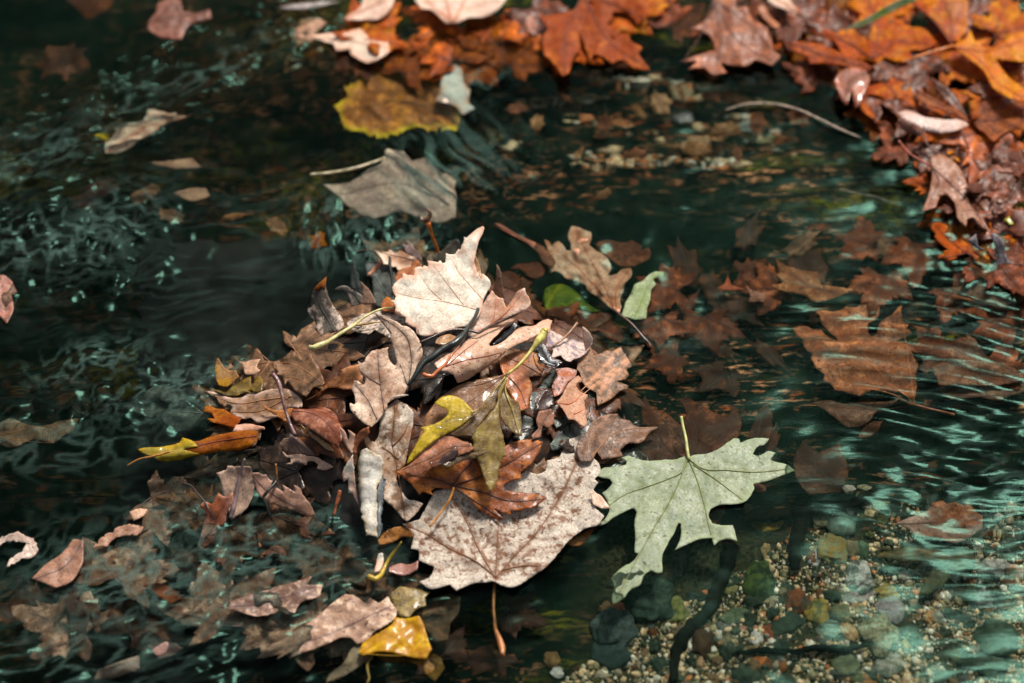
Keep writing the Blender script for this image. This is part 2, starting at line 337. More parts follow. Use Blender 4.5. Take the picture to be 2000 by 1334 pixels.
def make_leaf(name, label, z, blades, base, st, veins=None, tips=None, stalks=(), cup=0.0, fold=0.0, wave=0.0012, tilt=(0, 0), roll=None, serr=0.0, step=5.0, group=None, cat='leaf', side=True, vr=1.0, ss=None, parts_style=None, thick=0.00035, warp=None):
    """BASE: ('H', off) on the heap, ('z', height) level, ('up', anchor, off, lean, yaw) standing. BLADES: [(part name, outline[, style overrides])]"""
    _seed[0] += 1; rng = random.Random(_seed[0] * 7919 + 13); seed = _seed[0]
    style = dict(STYLE[st]) if isinstance(st, str) else dict(STYLE[st[0]], **st[1])
    outs = []
    for bl in blades:
        ol = tz(z, bl[1]); outs.append(ol)
    allp = np.vstack(outs); cen = allp.mean(0); rad = np.linalg.norm(allp - cen, axis=1).max() + 1e-6
    f1, f2 = rng.uniform(0, 50), rng.uniform(0, 50)
    if roll: rp0, rp1 = tz(z, [roll[0], roll[1]]); rw = roll[2] * Z[z][2]; rh = roll[3]
    def offs(p):
        q = (p - cen) / rad; r = np.linalg.norm(q, axis=1)
        o = cup * r ** 2 + fold * np.abs(q[:, 0]) + tilt[0] * q[:, 0] * rad * MPP - tilt[1] * q[:, 1] * rad * MPP
        o = o + wave * (perlin(p[:, 0] / 55 + f1, p[:, 1] / 55 + f2, seed) + 0.35 * perlin(p[:, 0] / 19 + f2, p[:, 1] / 19 + f1, seed + 3))
        if roll:
            ab = rp1 - rp0; nn = np.array([-ab[1], ab[0]]) / np.linalg.norm(ab); dd = np.clip(np.abs((p - rp0) @ nn) / rw, 0, 1)
            o = o + rh * np.sqrt(np.maximum(1 - dd * dd, 0))
        if warp: o = o + warp(p)
        return o
    def place(p, lift=0.0, own=None):
        bs = own or base
        o = offs(p) + lift
        if bs[0] == 'H': return solve(p, lambda P: P[:, 2] - (heap(P[:, 0], P[:, 1]) + bs[1] if len(bs) < 3 else smax(heap(P[:, 0], P[:, 1]) + bs[1], bs[2])) - o)
        if bs[0] == 'z': return solve(p, lambda P: P[:, 2] - bs[1] - o)
        if bs[0] == 'bed': return solve(p, lambda P: P[:, 2] - bed_h(P[:, 0], P[:, 1]) - bs[1] - o)
        anc = tz(z, [bs[1]]); P0 = solve(anc, lambda P: P[:, 2] - heap(P[:, 0], P[:, 1]) - bs[2])[0] if len(bs) < 6 else at(anc, bs[5])[0]
        a, yw = R(bs[3]), R(bs[4]); n = np.array([math.sin(yw) * math.sin(a), -math.cos(yw) * math.sin(a), math.cos(a)])
        return solve(p, lambda P: (P - P0[None]) @ n - o)
    # ribs
    prim = [spline(tz(z, v), 6) for v in veins] if veins else []
    if tips: prim += auto_veins(tz(z, [tips[0]])[0], tz(z, tips[1:]), rng)
    sec = side_veins(prim, rng) if (prim and side) else []
    segs = [(l[i], l[i + 1]) for l in prim for i in range(len(l) - 1)]
    segs2 = [(l[i], l[i + 1]) for l in sec for i in range(len(l) - 1)]
    c3 = place(cen[None])[0]
    root = empty(name, c3); tag(root, label, cat, group)
    vcol = style.get('vein') or [v * .6 for v in style['b']]
    for bi, bl in enumerate(blades):
        ov = bl[2] if len(bl) > 2 else {}
        sty = dict(style); bown = None
        if ov:
            ov = dict(ov); bown = ov.pop('base', None); s_ = ov.pop('st', None)
            if s_: sty = dict(STYLE[s_])
            sty.update(ov)
        bb = bown or base
        if (bb[0] == 'z' and bb[1] < 0.0015) or bb[0] == 'bed': sty.update(spec=.06, coat=0.0)
        mat = leaf_mat(seed=seed + bi * .37, **sty)
        ol = spline(outs[bi], step, True)
        jit = np.array([[rng.gauss(0, 1), rng.gauss(0, 1)] for _ in range(len(ol))]); ol = ol + jit * (0.35 + serr)
        lo, hi = ol.min(0), ol.max(0); gs = step * 0.95
        gx, gy = np.meshgrid(np.arange(lo[0], hi[0], gs), np.arange(lo[1], hi[1], gs * .87)); gx[1::2] += gs / 2
        gp = np.c_[gx.ravel(), gy.ravel()]; gp = gp[inside(gp, ol)]
        if len(gp):
            d = np.min(np.linalg.norm(gp[:, None] - ol[None], axis=2), axis=1) if len(gp) * len(ol) < 4e6 else seg_dist(gp, list(zip(ol, np.roll(ol, -1, 0))))
            gp = gp[d > gs * .5]
        pts = np.vstack([ol, gp]); n = len(ol)
        r = delaunay_2d_cdt([Vector(p) for p in pts], [], [list(range(n))], 1, 1e-4)
        P2 = np.array([tuple(v) for v in r[0]]); V = place(P2, own=bown) - c3; F = [tuple(f)[::-1] for f in r[2]]
        o = mesh_obj(bl[0], V, F, mat, root)
        me = o.data
        if len(me.polygons) and me.polygons[0].normal.z * 1 < 0 and base[0] != 'up': me.flip_normals()
        va = me.attributes.new('vein', 'FLOAT', 'POINT')
        d1 = seg_dist(P2, segs) if segs else np.full(len(P2), 99.); d2 = seg_dist(P2, segs2) if segs2 else np.full(len(P2), 99.)
        va.data.foreach_set('value', np.maximum(np.exp(-(d1 / 5.5) ** 2), 0.7 * np.exp(-(d2 / 3.2) ** 2)).astype(np.float32))
        na = me.attributes.new('near_vein', 'FLOAT', 'POINT'); na.data.foreach_set('value', np.exp(-(np.minimum(d1, d2 + 3) / 13) ** 2).astype(np.float32))
        ea = me.attributes.new('rim', 'FLOAT', 'POINT'); de = seg_dist(P2, list(zip(ol, np.roll(ol, -1, 0))))
        ea.data.foreach_set('value', np.exp(-(de / 8) ** 2).astype(np.float32))
        so = o.modifiers.new('thickness', 'SOLIDIFY'); so.thickness = thick; so.offset = -1
    # raised ribs: one part
    if prim and vr > 0:
        V, F = [], []
        vm = plain_mat('leaf_rib', vcol, [v * .8 for v in vcol], 300, 0.5)
        allout = [spline(o_, 8, True) for o_ in outs]
        for l in prim:
            ok = np.any([inside(l, o_) for o_ in allout], axis=0)
            if ok.sum() < 3: continue
            l = l[:len(ok) - int(np.argmax(ok[::-1]))] if ok.any() else l
            p3 = place(l, 0.0002) - c3; v, f = tube(p3, np.linspace(1.5, 0.5, len(l)) * vr * MPP, 6); b0 = len(V); V += list(v); F += [tuple(i + b0 for i in q) for q in f]
        if V: mesh_obj('rib', V, F, vm, root)
    for sk in stalks:
        pts, rr, l0, l1, scol = sk[:5]; sown = sk[5] if len(sk) > 5 else None
        l = spline(tz(sk[6] if len(sk) > 6 else z, pts), 5); k = len(l); s = np.linspace(0, 1, k)
        rr = np.interp(s, np.linspace(0, 1, len(rr)), rr) * MPP * rng.uniform(.95, 1.05)
        p3 = place(l, l0 + (l1 - l0) * s, sown) - c3
        v, f = tube(p3, rr, 8); mesh_obj('stalk', v, f, plain_mat('stalk_skin', scol, [x * .72 for x in scol], 140, 0.4, 0.2), root)
    return root

def make_twig(label, z, pts, rr, base, col, lift=(0, 0), name='twig', group=None, rough=0.35, coat=0.4):
    l = spline(tz(z, pts), 5); k = len(l); s = np.linspace(0, 1, k); lf = np.interp(s, np.linspace(0, 1, len(lift)), lift)
    rr = np.interp(s, np.linspace(0, 1, len(rr)), rr); _seed[0] += 1
    rr = rr * (1 + (0.10 if coat > 0 else .35) * perlin(np.arange(k) * .45, np.zeros(k), _seed[0])) * MPP
    if coat == 0: l = l + np.c_[perlin(np.arange(k) * .3, np.zeros(k), 5), perlin(np.arange(k) * .3, np.zeros(k), 6)] * 3.5
    if base[0] == 'H': p = solve(l, lambda P: P[:, 2] - heap(P[:, 0], P[:, 1]) - base[1] - lf)
    elif base[0] == 'bed': p = solve(l, lambda P: P[:, 2] - bed_h(P[:, 0], P[:, 1]) - base[1] - lf)
    else: p = solve(l, lambda P: P[:, 2] - base[1] - lf)
    c = p.mean(0); v, f = tube(p - c, rr, 9)
    o = mesh_obj(name, v, f, plain_mat('twig_bark', col, [x * .55 for x in col], 160, rough if coat else .9, coat * .25, 0.6 if coat else 1.0, .4 if coat else .02), None, c)
    return tag(o, label, 'twig', group)
# ------------------------------------------------------------------ stream bed and water
def axis(lo, hi, fine, far, n=24):
    g = np.geomspace(1, 1 + far, n) - 1
    return np.r_[(lo - g[1:])[::-1], np.arange(lo, hi + 1e-9, fine), hi + g[1:]]

def sheet(name, xs, ys, hf, mat):
    X, Y = np.meshgrid(xs, ys); H = hf(X, Y); nx, ny = len(xs), len(ys)
    V = np.c_[X.ravel(), Y.ravel(), H.ravel()]
    i = np.arange(nx * ny).reshape(ny, nx); F = np.stack([i[:-1, :-1], i[:-1, 1:], i[1:, 1:], i[1:, :-1]], -1).reshape(-1, 4)
    me = bpy.data.meshes.new(name); me.vertices.add(len(V)); me.vertices.foreach_set('co', V.ravel())
    me.loops.add(F.size); me.loops.foreach_set('vertex_index', F.ravel()); me.polygons.add(len(F))
    me.polygons.foreach_set('loop_start', np.arange(0, F.size, 4)); me.polygons.foreach_set('loop_total', np.full(len(F), 4))
    me.polygons.foreach_set('use_smooth', np.ones(len(F), bool)); me.update(calc_edges=True); me.validate()
    me.materials.append(mat); o = bpy.data.objects.new(name, me); COL.objects.link(o); return tag(o, kind='structure')

def bed_mat():
    m, nt, N, Lk = newmat('stream_bed')
    out = N('ShaderNodeOutputMaterial'); tc = N('ShaderNodeTexCoord'); co = tc.outputs['Object']
    mp = N('ShaderNodeMapping'); mp.inputs['Scale'].default_value = (0.20, 1, 1); mp.inputs['Rotation'].default_value = (0, 0, R(-6)); Lk(co, mp.inputs['Vector']); st = mp.outputs['Vector']
    col = mixc(nt, ramp(nt, noise(nt, co, 60, 5, 0.7), 0.4, 0.7), lin((5, 22, 15)), lin((20, 32, 21)))
    xx = N('ShaderNodeSeparateXYZ'); Lk(co, xx.inputs[0]); side = ramp(nt, xx.outputs['X'], -0.42, 0.0, 0.22, 1.0)
    moss = math_(nt, 'MULTIPLY', side, math_(nt, 'MULTIPLY', ramp(nt, noise(nt, st, 13, 3), 0.53, 0.68), ramp(nt, noise(nt, st, 260, 5, 0.75), 0.47, 0.62)))
    col = mixc(nt, moss, col, lin((168, 160, 30)))
    grain = math_(nt, 'MULTIPLY', side, math_(nt, 'MULTIPLY', ramp(nt, noise(nt, st, 9, 2), 0.36, 0.58), ramp(nt, noise(nt, st, 230, 4, 0.7), 0.53, 0.65)))
    col = mixc(nt, grain, col, mixc(nt, ramp(nt, noise(nt, st, 90, 2), .4, .6), lin((226, 160, 116)), lin((168, 84, 46))))
    # clean sandy grit in the shallows
    xyz = N('ShaderNodeSeparateXYZ'); Lk(co, xyz.inputs[0])
    sx = ramp(nt, math_(nt, 'ADD', xyz.outputs['X'], math_(nt, 'MULTIPLY', noise(nt, co, 12, 2), 0.12)), 0.09, 0.17)
    sy = ramp(nt, math_(nt, 'ADD', xyz.outputs['Y'], math_(nt, 'MULTIPLY', noise(nt, co, 9, 2), 0.12)), -0.09, -0.16)
    grit = mixc(nt, ramp(nt, noise(nt, co, 330, 3, 0.7), 0.35, 0.65), lin((16, 26, 18)), lin((64, 62, 42)))
    col = mixc(nt, math_(nt, 'MULTIPLY', sx, sy), col, grit)
    bs = N('ShaderNodeBsdfPrincipled'); Lk(col, bs.inputs['Base Color']); bs.inputs['Roughness'].default_value = 0.9; bs.inputs['Specular IOR Level'].default_value = 0.05
    bm = N('ShaderNodeBump'); bm.inputs['Strength'].default_value = 0.6; bm.inputs['Distance'].default_value = 0.003
    Lk(noise(nt, co, 140, 4, 0.7), bm.inputs['Height']); Lk(bm.outputs['Normal'], bs.inputs['Normal']); Lk(bs.outputs[0], out.inputs['Surface'])
    return m
bed = sheet('stream_bed', axis(-0.62, 0.62, 0.005, 8), axis(-0.5, 0.62, 0.005, 8), bed_h, bed_mat())

def rot(x, y, deg):
    c, s = math.cos(R(deg)), math.sin(R(deg)); return x * c + y * s, -x * s + y * c

def blob(x, y, px, sx, sy, deg=0):
    c = at(px)[0]; u, v = rot(x - c[0], y - c[1], deg); return np.exp(-(u / sx) ** 2 - (v / sy) ** 2)

def wave_h(x, y):
    wx = x + 0.02 * perlin(x * 6, y * 6, 71); wy = y + 0.02 * perlin(x * 6, y * 6, 72)
    h = 0.0009 * fbm(wx * 14, wy * 40, 3, 2)                                         # slow swell along the current
    # ripples at the right, nearly parallel arcs
    a = blob(x, y, (1930, 740), 0.13, 0.12)
    c = at((1420, 2300))[0]; d = np.hypot(x - c[0], (y - c[1])); h += 0.0015 * a * np.sin(d / 0.026 * 2 * math.pi + 2.5 * perlin(x * 9, y * 9, 31)) * (0.6 + 0.6 * perlin(x * 7, y * 20, 33))
    b = blob(x, y, (1600, 640), 0.16, 0.10); h += 0.0007 * b * np.sin(y / 0.023 * 2 * math.pi + 6 * perlin(x * 8, y * 12, 41) + x * 20) * (0.5 + 0.9 * perlin(x * 7, y * 18, 43))
    h += 0.0016 * blob(x, y, (1900, 950), 0.10, 0.10, -10) * fbm(wx * 22, wy * 60, 35, 2)
    # boiling water beside the crinkled leaf
    h += 0.0015 * blob(x, y, (1150, 560), 0.085, 0.085) * fbm(x * 36, y * 34, 51, 2)
    h += 0.0007 * blob(x, y, (1330, 640), 0.10, 0.06) * fbm(x * 20, y * 70, 52, 2)
    # broken water left of the heap
    u, v = rot(wx, wy, 28)
    h += 0.0069 * blob(x, y, (420, 1180), 0.22, 0.09, 22) * fbm(u * 24, v * 40, 61, 2)
    h += 0.0061 * blob(x, y, (260, 760), 0.14, 0.06, 10) * fbm(u * 28, v * 38, 63, 2)
    h += 0.0065 * blob(x, y, (180, 480), 0.09, 0.07) * fbm(x * 46, y * 34, 65, 2)
    h += 0.0026 * blob(x, y, (740, 465), 0.06, 0.035) * fbm(x * 70, y * 36, 66, 2)
    h += 0.0022 * blob(x, y, (640, 450), 0.04, 0.05) * fbm(x * 75, y * 30, 67, 2)
    h += 0.0103 * blob(x, y, (330, 150), 0.18, 0.045, 33) * fbm(u * 22, v * 60, 68, 3)
    h += 0.0091 * blob(x, y, (80, 300), 0.16, 0.06, 33) * fbm(u * 22, v * 60, 69, 3)
    h += 0.0026 * blob(x, y, (870, 300), 0.10, 0.09, -50) * fbm(*[k * s for k, s in zip(rot(x, y, -48), (14, 70))], 75, 2)
    h += 0.0009 * blob(x, y, (1250, 260), 0.20, 0.10) * fbm(wx * 18, wy * 60, 76, 2)
    h += 0.0006 * blob(x, y, (1900, 300), 0.12, 0.12) * fbm(x * 40, y * 50, 78, 2)
    h += 0.0007 * blob(x, y, (1950, 520), 0.08, 0.06) * fbm(x * 60, y * 60, 79, 2)
    h += 0.0035 * blob(x, y, (300, 1320), 0.30, 0.06, 20) * fbm(u * 14, v * 60, 80, 2)
    h += 0.0030 * blob(x, y, (440, 740), 0.06, 0.03, 15) * fbm(x * 60, y * 50, 81, 2)
    return h

def water_mat():
    m, nt, N, Lk = newmat('stream_water')
    out = N('ShaderNodeOutputMaterial'); tc = N('ShaderNodeTexCoord'); co = tc.outputs['Object']
    bm = N('ShaderNodeBump'); bm.inputs['Strength'].default_value = 0.22; bm.inputs['Distance'].default_value = 0.0010
    mp = N('ShaderNodeMapping'); mp.inputs['Scale'].default_value = (0.16, 1, 1); mp.inputs['Rotation'].default_value = (0, 0, R(-10)); Lk(co, mp.inputs['Vector'])
    Lk(noise(nt, mp.outputs['Vector'], 190, 3, 0.55, 0.8), bm.inputs['Height'])
    rf = N('ShaderNodeBsdfRefraction'); rf.inputs['Color'].default_value = (0.90, 0.97, 0.93, 1); rf.inputs['IOR'].default_value = 1.33; rf.inputs['Roughness'].default_value = 0.0
    gl = N('ShaderNodeBsdfGlossy'); gl.inputs['Color'].default_value = (0.050, 0.115, 0.092, 1); gl.inputs['Roughness'].default_value = 0.12
    xyz = N('ShaderNodeSeparateXYZ'); Lk(co, xyz.inputs[0])                                  # fine chop in the fast water, glassy over the shallows
    fast = math_(nt, 'MAXIMUM', ramp(nt, xyz.outputs['X'], -0.02, -0.22), ramp(nt, xyz.outputs['Y'], 0.10, 0.22))
    Lk(math_(nt, 'MULTIPLY', fast, ramp(nt, noise(nt, mp.outputs['Vector'], 30, 2), 0.3, 0.7, 0.06, 0.22)), rf.inputs['Roughness'])
    fr = N('ShaderNodeFresnel'); fr.inputs['IOR'].default_value = 1.36
    for n in (rf, gl, fr): Lk(bm.outputs['Normal'], n.inputs['Normal'])
    mx = N('ShaderNodeMixShader'); Lk(fr.outputs[0], mx.inputs[0]); Lk(rf.outputs[0], mx.inputs[1]); Lk(gl.outputs[0], mx.inputs[2]); 
    fa = N('ShaderNodeAttribute'); fa.attribute_name = 'foam_glare'                               # air beaten into the fast water, plus sky glare painted at the right
    fd = N('ShaderNodeBsdfDiffuse'); fd.inputs['Color'].default_value = lin((128, 168, 156)); ft = N('ShaderNodeBsdfTranslucent'); ft.inputs['Color'].default_value = lin((110, 156, 142))
    fm = N('ShaderNodeMixShader'); fm.inputs[0].default_value = 0.4; Lk(fd.outputs[0], fm.inputs[1]); Lk(ft.outputs[0], fm.inputs[2])
    m2 = N('ShaderNodeMixShader'); Lk(math_(nt, 'MULTIPLY', fa.outputs['Fac'], ramp(nt, noise(nt, mp.outputs['Vector'], 420, 3, 0.65), 0.3, 0.7, 0.45, 1.0)), m2.inputs[0]); Lk(mx.outputs[0], m2.inputs[1]); Lk(fm.outputs[0], m2.inputs[2])
    Lk(m2.outputs[0], out.inputs['Surface'])
    return m

def foam_glare_amount(x, y):
    f = np.zeros_like(x)
    def add(px, sx, sy, deg, k, su, sv, flow, seed, lo=.32, hi=.98):
        nonlocal f
        u, v = rot(x, y, flow); wu = u + .012 * perlin(u * 22, v * 22, seed + 50); wv = v + .012 * perlin(u * 22, v * 22, seed + 60)
        r = 1 - np.abs(fbm(wu * su, wv * sv, seed, 3)) * 2.2
        f = np.maximum(f, .72 * k * np.clip(blob(x, y, px, sx, sy, deg) * 1.3, 0, 1) * sstep(lo, hi, r) ** 1.5)
    add((330, 165), .11, .018, 32, .45, 20, 60, 32, 11); add((60, 300), .10, .03, 30, .35, 20, 60, 30, 12)
    add((110, 470), .07, .035, 0, .55, 50, 36, 0, 13); add((230, 430), .05, .035, 60, .45, 60, 24, 70, 14)
    add((640, 450), .025, .04, 0, .5, 80, 26, 0, 15); add((740, 470), .045, .03, 0, .5, 60, 40, 20, 16)
    add((870, 330), .045, .06, -50, .45, 10, 80, -52, 17, .2, .9); add((930, 160), .03, .02, 40, .4, 30, 60, 40, 18)
    add((180, 700), .05, .02, 20, .45, 50, 60, 30, 19); add((330, 760), .06, .028, 15, .5, 55, 50, 30, 20)
    add((120, 860), .10, .035, 8, .22, 26, 40, 10, 21); add((450, 735), .04, .02, 20, .45, 60, 60, 20, 22)
    add((400, 1080), .13, .055, 14, .5, 34, 36, 25, 23); add((240, 1120), .07, .04, 0, .45, 40, 40, 30, 24); add((560, 1060), .08, .04, 0, .4, 50, 34, 60, 25)
    add((150, 1280), .16, .04, 18, .3, 16, 60, 20, 26); add((650, 1130), .05, .03, 20, .4, 50, 50, 30, 27)
    add((1280, 660), .05, .02, 5, .18, 24, 90, 4, 28); add((1640, 420), .14, .03, -4, .10, 10, 90, -4, 29); add((300, 480), .2, .1, 5, .10, 10, 60, 8, 30)
    add((1920, 990), .06, .07, 0, .28, 26, 50, 10, 31); add((1940, 1150), .05, .04, 0, .2, 30, 40, 10, 32); add((1900, 660), .10, .05, 12, .2, 9, 60, 10, 33)  # pale patches painted in for the sky glare along the right edge
    return f
water = sheet('stream_water', axis(-0.62, 0.62, 0.002, 8), axis(-0.5, 0.62, 0.002, 8), wave_h, water_mat())

_fx, _fy = np.meshgrid(axis(-0.62, 0.62, 0.002, 8), axis(-0.5, 0.62, 0.002, 8))
_fa = water.data.attributes.new('foam_glare', 'FLOAT', 'POINT'); _fa.data.foreach_set('value', foam_glare_amount(_fx, _fy).ravel().astype(np.float32))
# ------------------------------------------------------------------ the heap of leaves in the middle
G = 'leaves heaped in the middle of the stream'
PL, FL = 'plane_leaf', 'fallen_leaf'
ML = lambda *a, **k: make_leaf(*a, **dict(dict(group=G, cup=.003), **dict(k, wave=max(k.get('wave', .0012) * 1.35, .002))))
# --- big cream leaf and neighbours on the crest
ML(FL, 'largest cream white toothed leaf on the crest of the heap, dark twig across its base', 'Z2', [('blade', [(165,905),(158,860),(190,800),(255,755),(285,735),(275,690),(340,705),(415,715),(420,625),(460,610),(520,620),(535,600),(585,610),(575,535),(640,545),(700,560),(725,535),(755,570),(790,560),(790,450),(840,465),(900,460),(945,400),(965,420),(970,385),(1000,315),(1010,260),(1040,270),(1120,195),(1230,130),(1247,150),(1230,210),(1190,290),(1160,390),(1140,480),(1130,560),(1140,610),(1155,660),(1190,730),(1215,755),(1225,690),(1290,740),(1320,800),(1320,840),(1290,900),(1240,990),(1220,1100),(1160,1220),(1054,1306),(909,1342),(764,1397),(627,1424),(518,1433),(445,1406),(441,1340),(385,1320),(310,1270),(320,1215),(260,1170),(190,1140),(200,1090),(180,1060),(135,1010),(185,1000),(200,960)])],
   ('up', (640, 1400), .012, 14, 6), 'cream', veins=[[(1190,1130),(1000,1075),(740,1020),(480,985),(300,945),(165,905)],[(1230,1000),(1080,830),(950,680),(880,540)],[(1000,1060),(880,900),(740,720),(640,580)],[(740,1005),(600,870),(480,690)]], wave=.0022, cup=.004, vr=.4)
ML(FL, 'dried orange brown fold at the tip of the largest cream leaf', 'Z2', [('blade', [(1140,480),(1180,550),(1205,640),(1224,745),(1190,755),(1140,700),(1095,620),(1130,570)])], ('up', (640, 1400), .011, 14, 6), 'tan', wave=.002)
ML(FL, 'cream leaf with peach veins and a dry pointed tip, behind the rolled cream leaf', 'Z2', [('blade', [(1060,1420),(1075,1300),(1120,1210),(1180,1130),(1260,1010),(1340,890),(1400,960),(1480,990),(1490,1060),(1510,1090),(1460,1150),(1520,1080),(1590,990),(1640,900),(1730,860),(1735,910),(1790,990),(1795,1060),(1740,1120),(1682,1142),(1500,1224),(1273,1340),(1182,1395),(1090,1450)]),
   ('curled_tip', [(1395,580),(1430,640),(1455,750),(1470,870),(1490,985),(1440,1000),(1390,966),(1335,895),(1370,820),(1385,690)], dict(st='pinkbeige', base=('up', (1415, 985), .022, 62, -20)))],
   ('up', (1180, 1400), .014, 20, -6), 'peach', veins=[[(1182,1380),(1330,1280),(1380,1100),(1385,1010)],[(1250,1340),(1480,1180),(1640,1000),(1700,920)]], wave=.0018, cup=.003, vr=.6)
make_twig('wet black twig lying across the largest cream leaf', 'Z5', [(1000,-10),(940,80),(890,170),(850,260),(780,360),(730,450),(680,520),(590,600),(480,650),(370,725),(290,790),(190,850),(110,960),(40,1070),(-30,1150)], [5,5.5,3.5,3,3.5,5,7.5,7,6,6,6,6,5,4,2], ('H', .026), (30, 42, 38), (.004, .003, .002, -.002, -.004), group='twigs caught in the heap', coat=.8, rough=.38)
make_twig('thin brown stem bent along the lower edge of the largest cream leaf', 'Z5', [(130,590),(300,520),(450,450),(600,425),(760,435),(900,470),(1010,400),(1150,330),(1290,270),(1450,195)], [1.6,2,2.2,2.2,2.2,2.6,3,2.6,2], ('H', .028), (92, 70, 58), group='twigs caught in the heap')
ML(FL, 'rolled cream leaf with red brown streaks and a dark hollow mouth', 'Z5', [('blade', [(470,975),(400,955),(350,910),(325,860),(470,760),(640,680),(720,590),(850,500),(930,470),(1100,370),(1280,290),(1365,280),(1320,340),(1240,380),(1150,480),(1060,570),(1035,610),(1050,638),(1080,638),(1180,600),(1290,520),(1380,430),(1500,380),(1640,365),(1700,320),(1800,290),(1860,310),(1835,370),(1835,450),(1780,480),(1700,490),(1640,515),(1450,600),(1280,690),(1100,850),(900,990),(720,1090),(625,1125),(606,1080),(570,1020),(520,990)])],
   ('H', .010), ('cream', dict(a=(236,214,190), b=(186,138,104), mix=.5, spots=.4, spotcol=(96,50,36), vein=(150,70,46), coat=.3, rough=.36)), veins=[[(470,905),(700,830),(1000,770),(1185,725)],[(480,900),(640,760),(900,560)]], wave=.001, roll=((350,930),(1800,330),260,.016), vr=.7, stalks=[([(650,640),(560,740),(450,890),(370,960),(300,1030),(230,1025),(175,1005)], [1.2,2,2.6,3,3.2,3.4,4], .018,.014,(206,110,56))])
ML(FL, 'small tan leaf scrap tucked under the cream leaf above the black twig', 'Z5', [('blade', [(330,600),(345,560),(430,500),(530,485),(620,525),(600,580),(480,630),(400,620)])], ('H', .012), 'tan')
# --- yellow leaf
_yb = ('H', .020)
ML(PL, 'yellow and olive leaf with a long pale knobbed stalk on the heap', 'Z6', [
   ('yellow_lobe', [(350,335),(420,290),(490,270),(580,285),(640,320),(700,380),(740,420),(800,395),(700,500),(640,555),(500,640),(380,700),(300,760),(200,850),(110,930),(70,960),(90,900),(150,790),(200,700),(250,635),(215,590),(300,570),(370,545),(440,505),(490,455),(485,415),(430,385),(380,365)], dict(st='yellow', base=('H', .021))),
   ('olive_web', [(1065,68),(1030,150),(1000,280),(960,380),(880,470),(800,570),(740,680),(650,690),(560,680),(480,660),(440,660),(560,605),(660,550),(770,445),(860,320),(950,200)], dict(st='darkolive', a=(136,104,50), b=(92,66,36))),
   ('side_lobe', [(1088,88),(1070,200),(1120,290),(1190,340),(1215,450),(1225,560),(1230,670),(1190,680),(1130,630),(1060,560),(1015,470),(1005,420),(1000,330),(1030,180)], dict(st='olive', a=(140,112,60), b=(106,80,44), base=('H', .019))),
   ('middle_lobe', [(1075,75),(1088,90),(1060,160),(1010,300),(1000,420),(1010,560),(1040,670),(1060,800),(1075,880),(1030,895),(1000,1000),(980,1120),(940,1200),(910,1240),(880,1180),(840,1060),(790,930),(735,820),(740,720),(725,690),(760,620),(850,520),(920,430),(965,375),(1000,200)], dict(base=('H', .023)))],
   _yb, 'olive', veins=[[(1070,68),(940,230),(800,410),(650,552)],[(1080,75),(1020,200),(980,400),(930,650),(912,1225)],[(1085,90),(1060,190),(1130,400),(1200,640)]], wave=.0016, vr=.9,
   stalks=[([(1744,438),(1742,480),(1700,545),(1640,625),(1500,800),(1350,950),(1260,1010)], [7,8.5,4.4,3.2,3,3,2.6], .020, .002, (214,200,110), None, 'Z5'), ([(1735,430),(1780,445)], [4,6,5], .0215, .0205, (236,214,96), None, 'Z5')])
ML(PL, 'wet tan leaf with an oval hole beneath the yellow leaf', 'Z6', [('blade', [(1060,60),(980,72),(880,92),(700,130),(580,172),(480,240),(390,300),(330,380),(280,450),(225,590),(180,740),(300,640),(480,560),(600,560),(760,470),(900,340),(1010,160)])], ('H', .010), ('tan', dict(a=(190,140,96), b=(140,96,62), coat=.15, rough=.4)), veins=[[(1060,62),(800,160),(560,200),(360,380)],[(1050,70),(700,330),(400,470)]], wave=.0016, vr=.5)
ML(FL, 'orange tan leaf with a bitten edge behind the yellow leaf stalk', 'Z6', [('blade', [(1000,-60),(1025,-103),(1125,-157),(1279,-184),(1379,-149),(1394,-100),(1380,-64),(1420,-40),(1456,-57),(1450,0),(1420,70),(1300,84),(1325,150),(1330,210),(1300,300),(1290,390),(1220,425),(1170,350),(1080,200),(1040,60)])], ('H', .012), ('tan', dict(a=(206,140,84), b=(140,84,46), c=(196,100,36))), veins=[[(1420,60),(1250,-40),(1080,-110)],[(1100,90),(1200,200),(1270,380)]], wave=.002)
# --- orange star leaf and puddled lobe
ML(PL, 'orange brown star shaped leaf lying over the mottled white leaf', 'Z9', [('blade', [(1030,8),(1005,80),(950,150),(900,188),(908,225),(850,240),(797,265),(815,300),(900,308),(1000,322),(1050,345),(1000,385),(920,410),(840,420),(846,446),(800,430),(740,403),(765,430),(802,466),(770,472),(700,440),(640,400),(600,350),(540,305),(480,290),(400,278),(368,300),(385,328),(320,302),(300,322),(270,280),(230,240),(160,190),(230,150),(330,130),(440,140),(540,110),(640,90),(720,70),(790,40),(860,10),(960,-5)])],
   ('H', .012), 'starorange', veins=[[(498,268),(700,200),(850,120),(1025,15)],[(498,268),(650,300),(850,360),(1040,346)],[(498,268),(600,340),(790,462)],[(498,268),(400,230),(240,210)],[(498,268),(560,180),(640,100)]], wave=.0022, cup=.002, stalks=[([(505,280),(480,350),(440,410),(400,465),(362,510)], [2.4,2.2,2.2,2.6], .001, .003, (206,136,50))])
ML(FL, 'curled pink tan lobe holding a puddle below the yellow lobe', 'Z6', [('blade', [(25,1010),(100,960),(250,840),(370,745),(400,690),(480,673),(560,690),(650,730),(720,750),(745,800),(700,835),(600,870),(550,910),(440,960),(300,1010),(190,1090),(130,1080),(70,1050)])], ('H', .0195), ('tan', dict(a=(216,150,112), b=(164,104,74), spots=.05, coat=.4, rough=.3)), veins=[[(40,1005),(300,900),(560,780),(730,780)]], wave=.0014, roll=((30,1015),(740,790),150,.008), vr=.4)
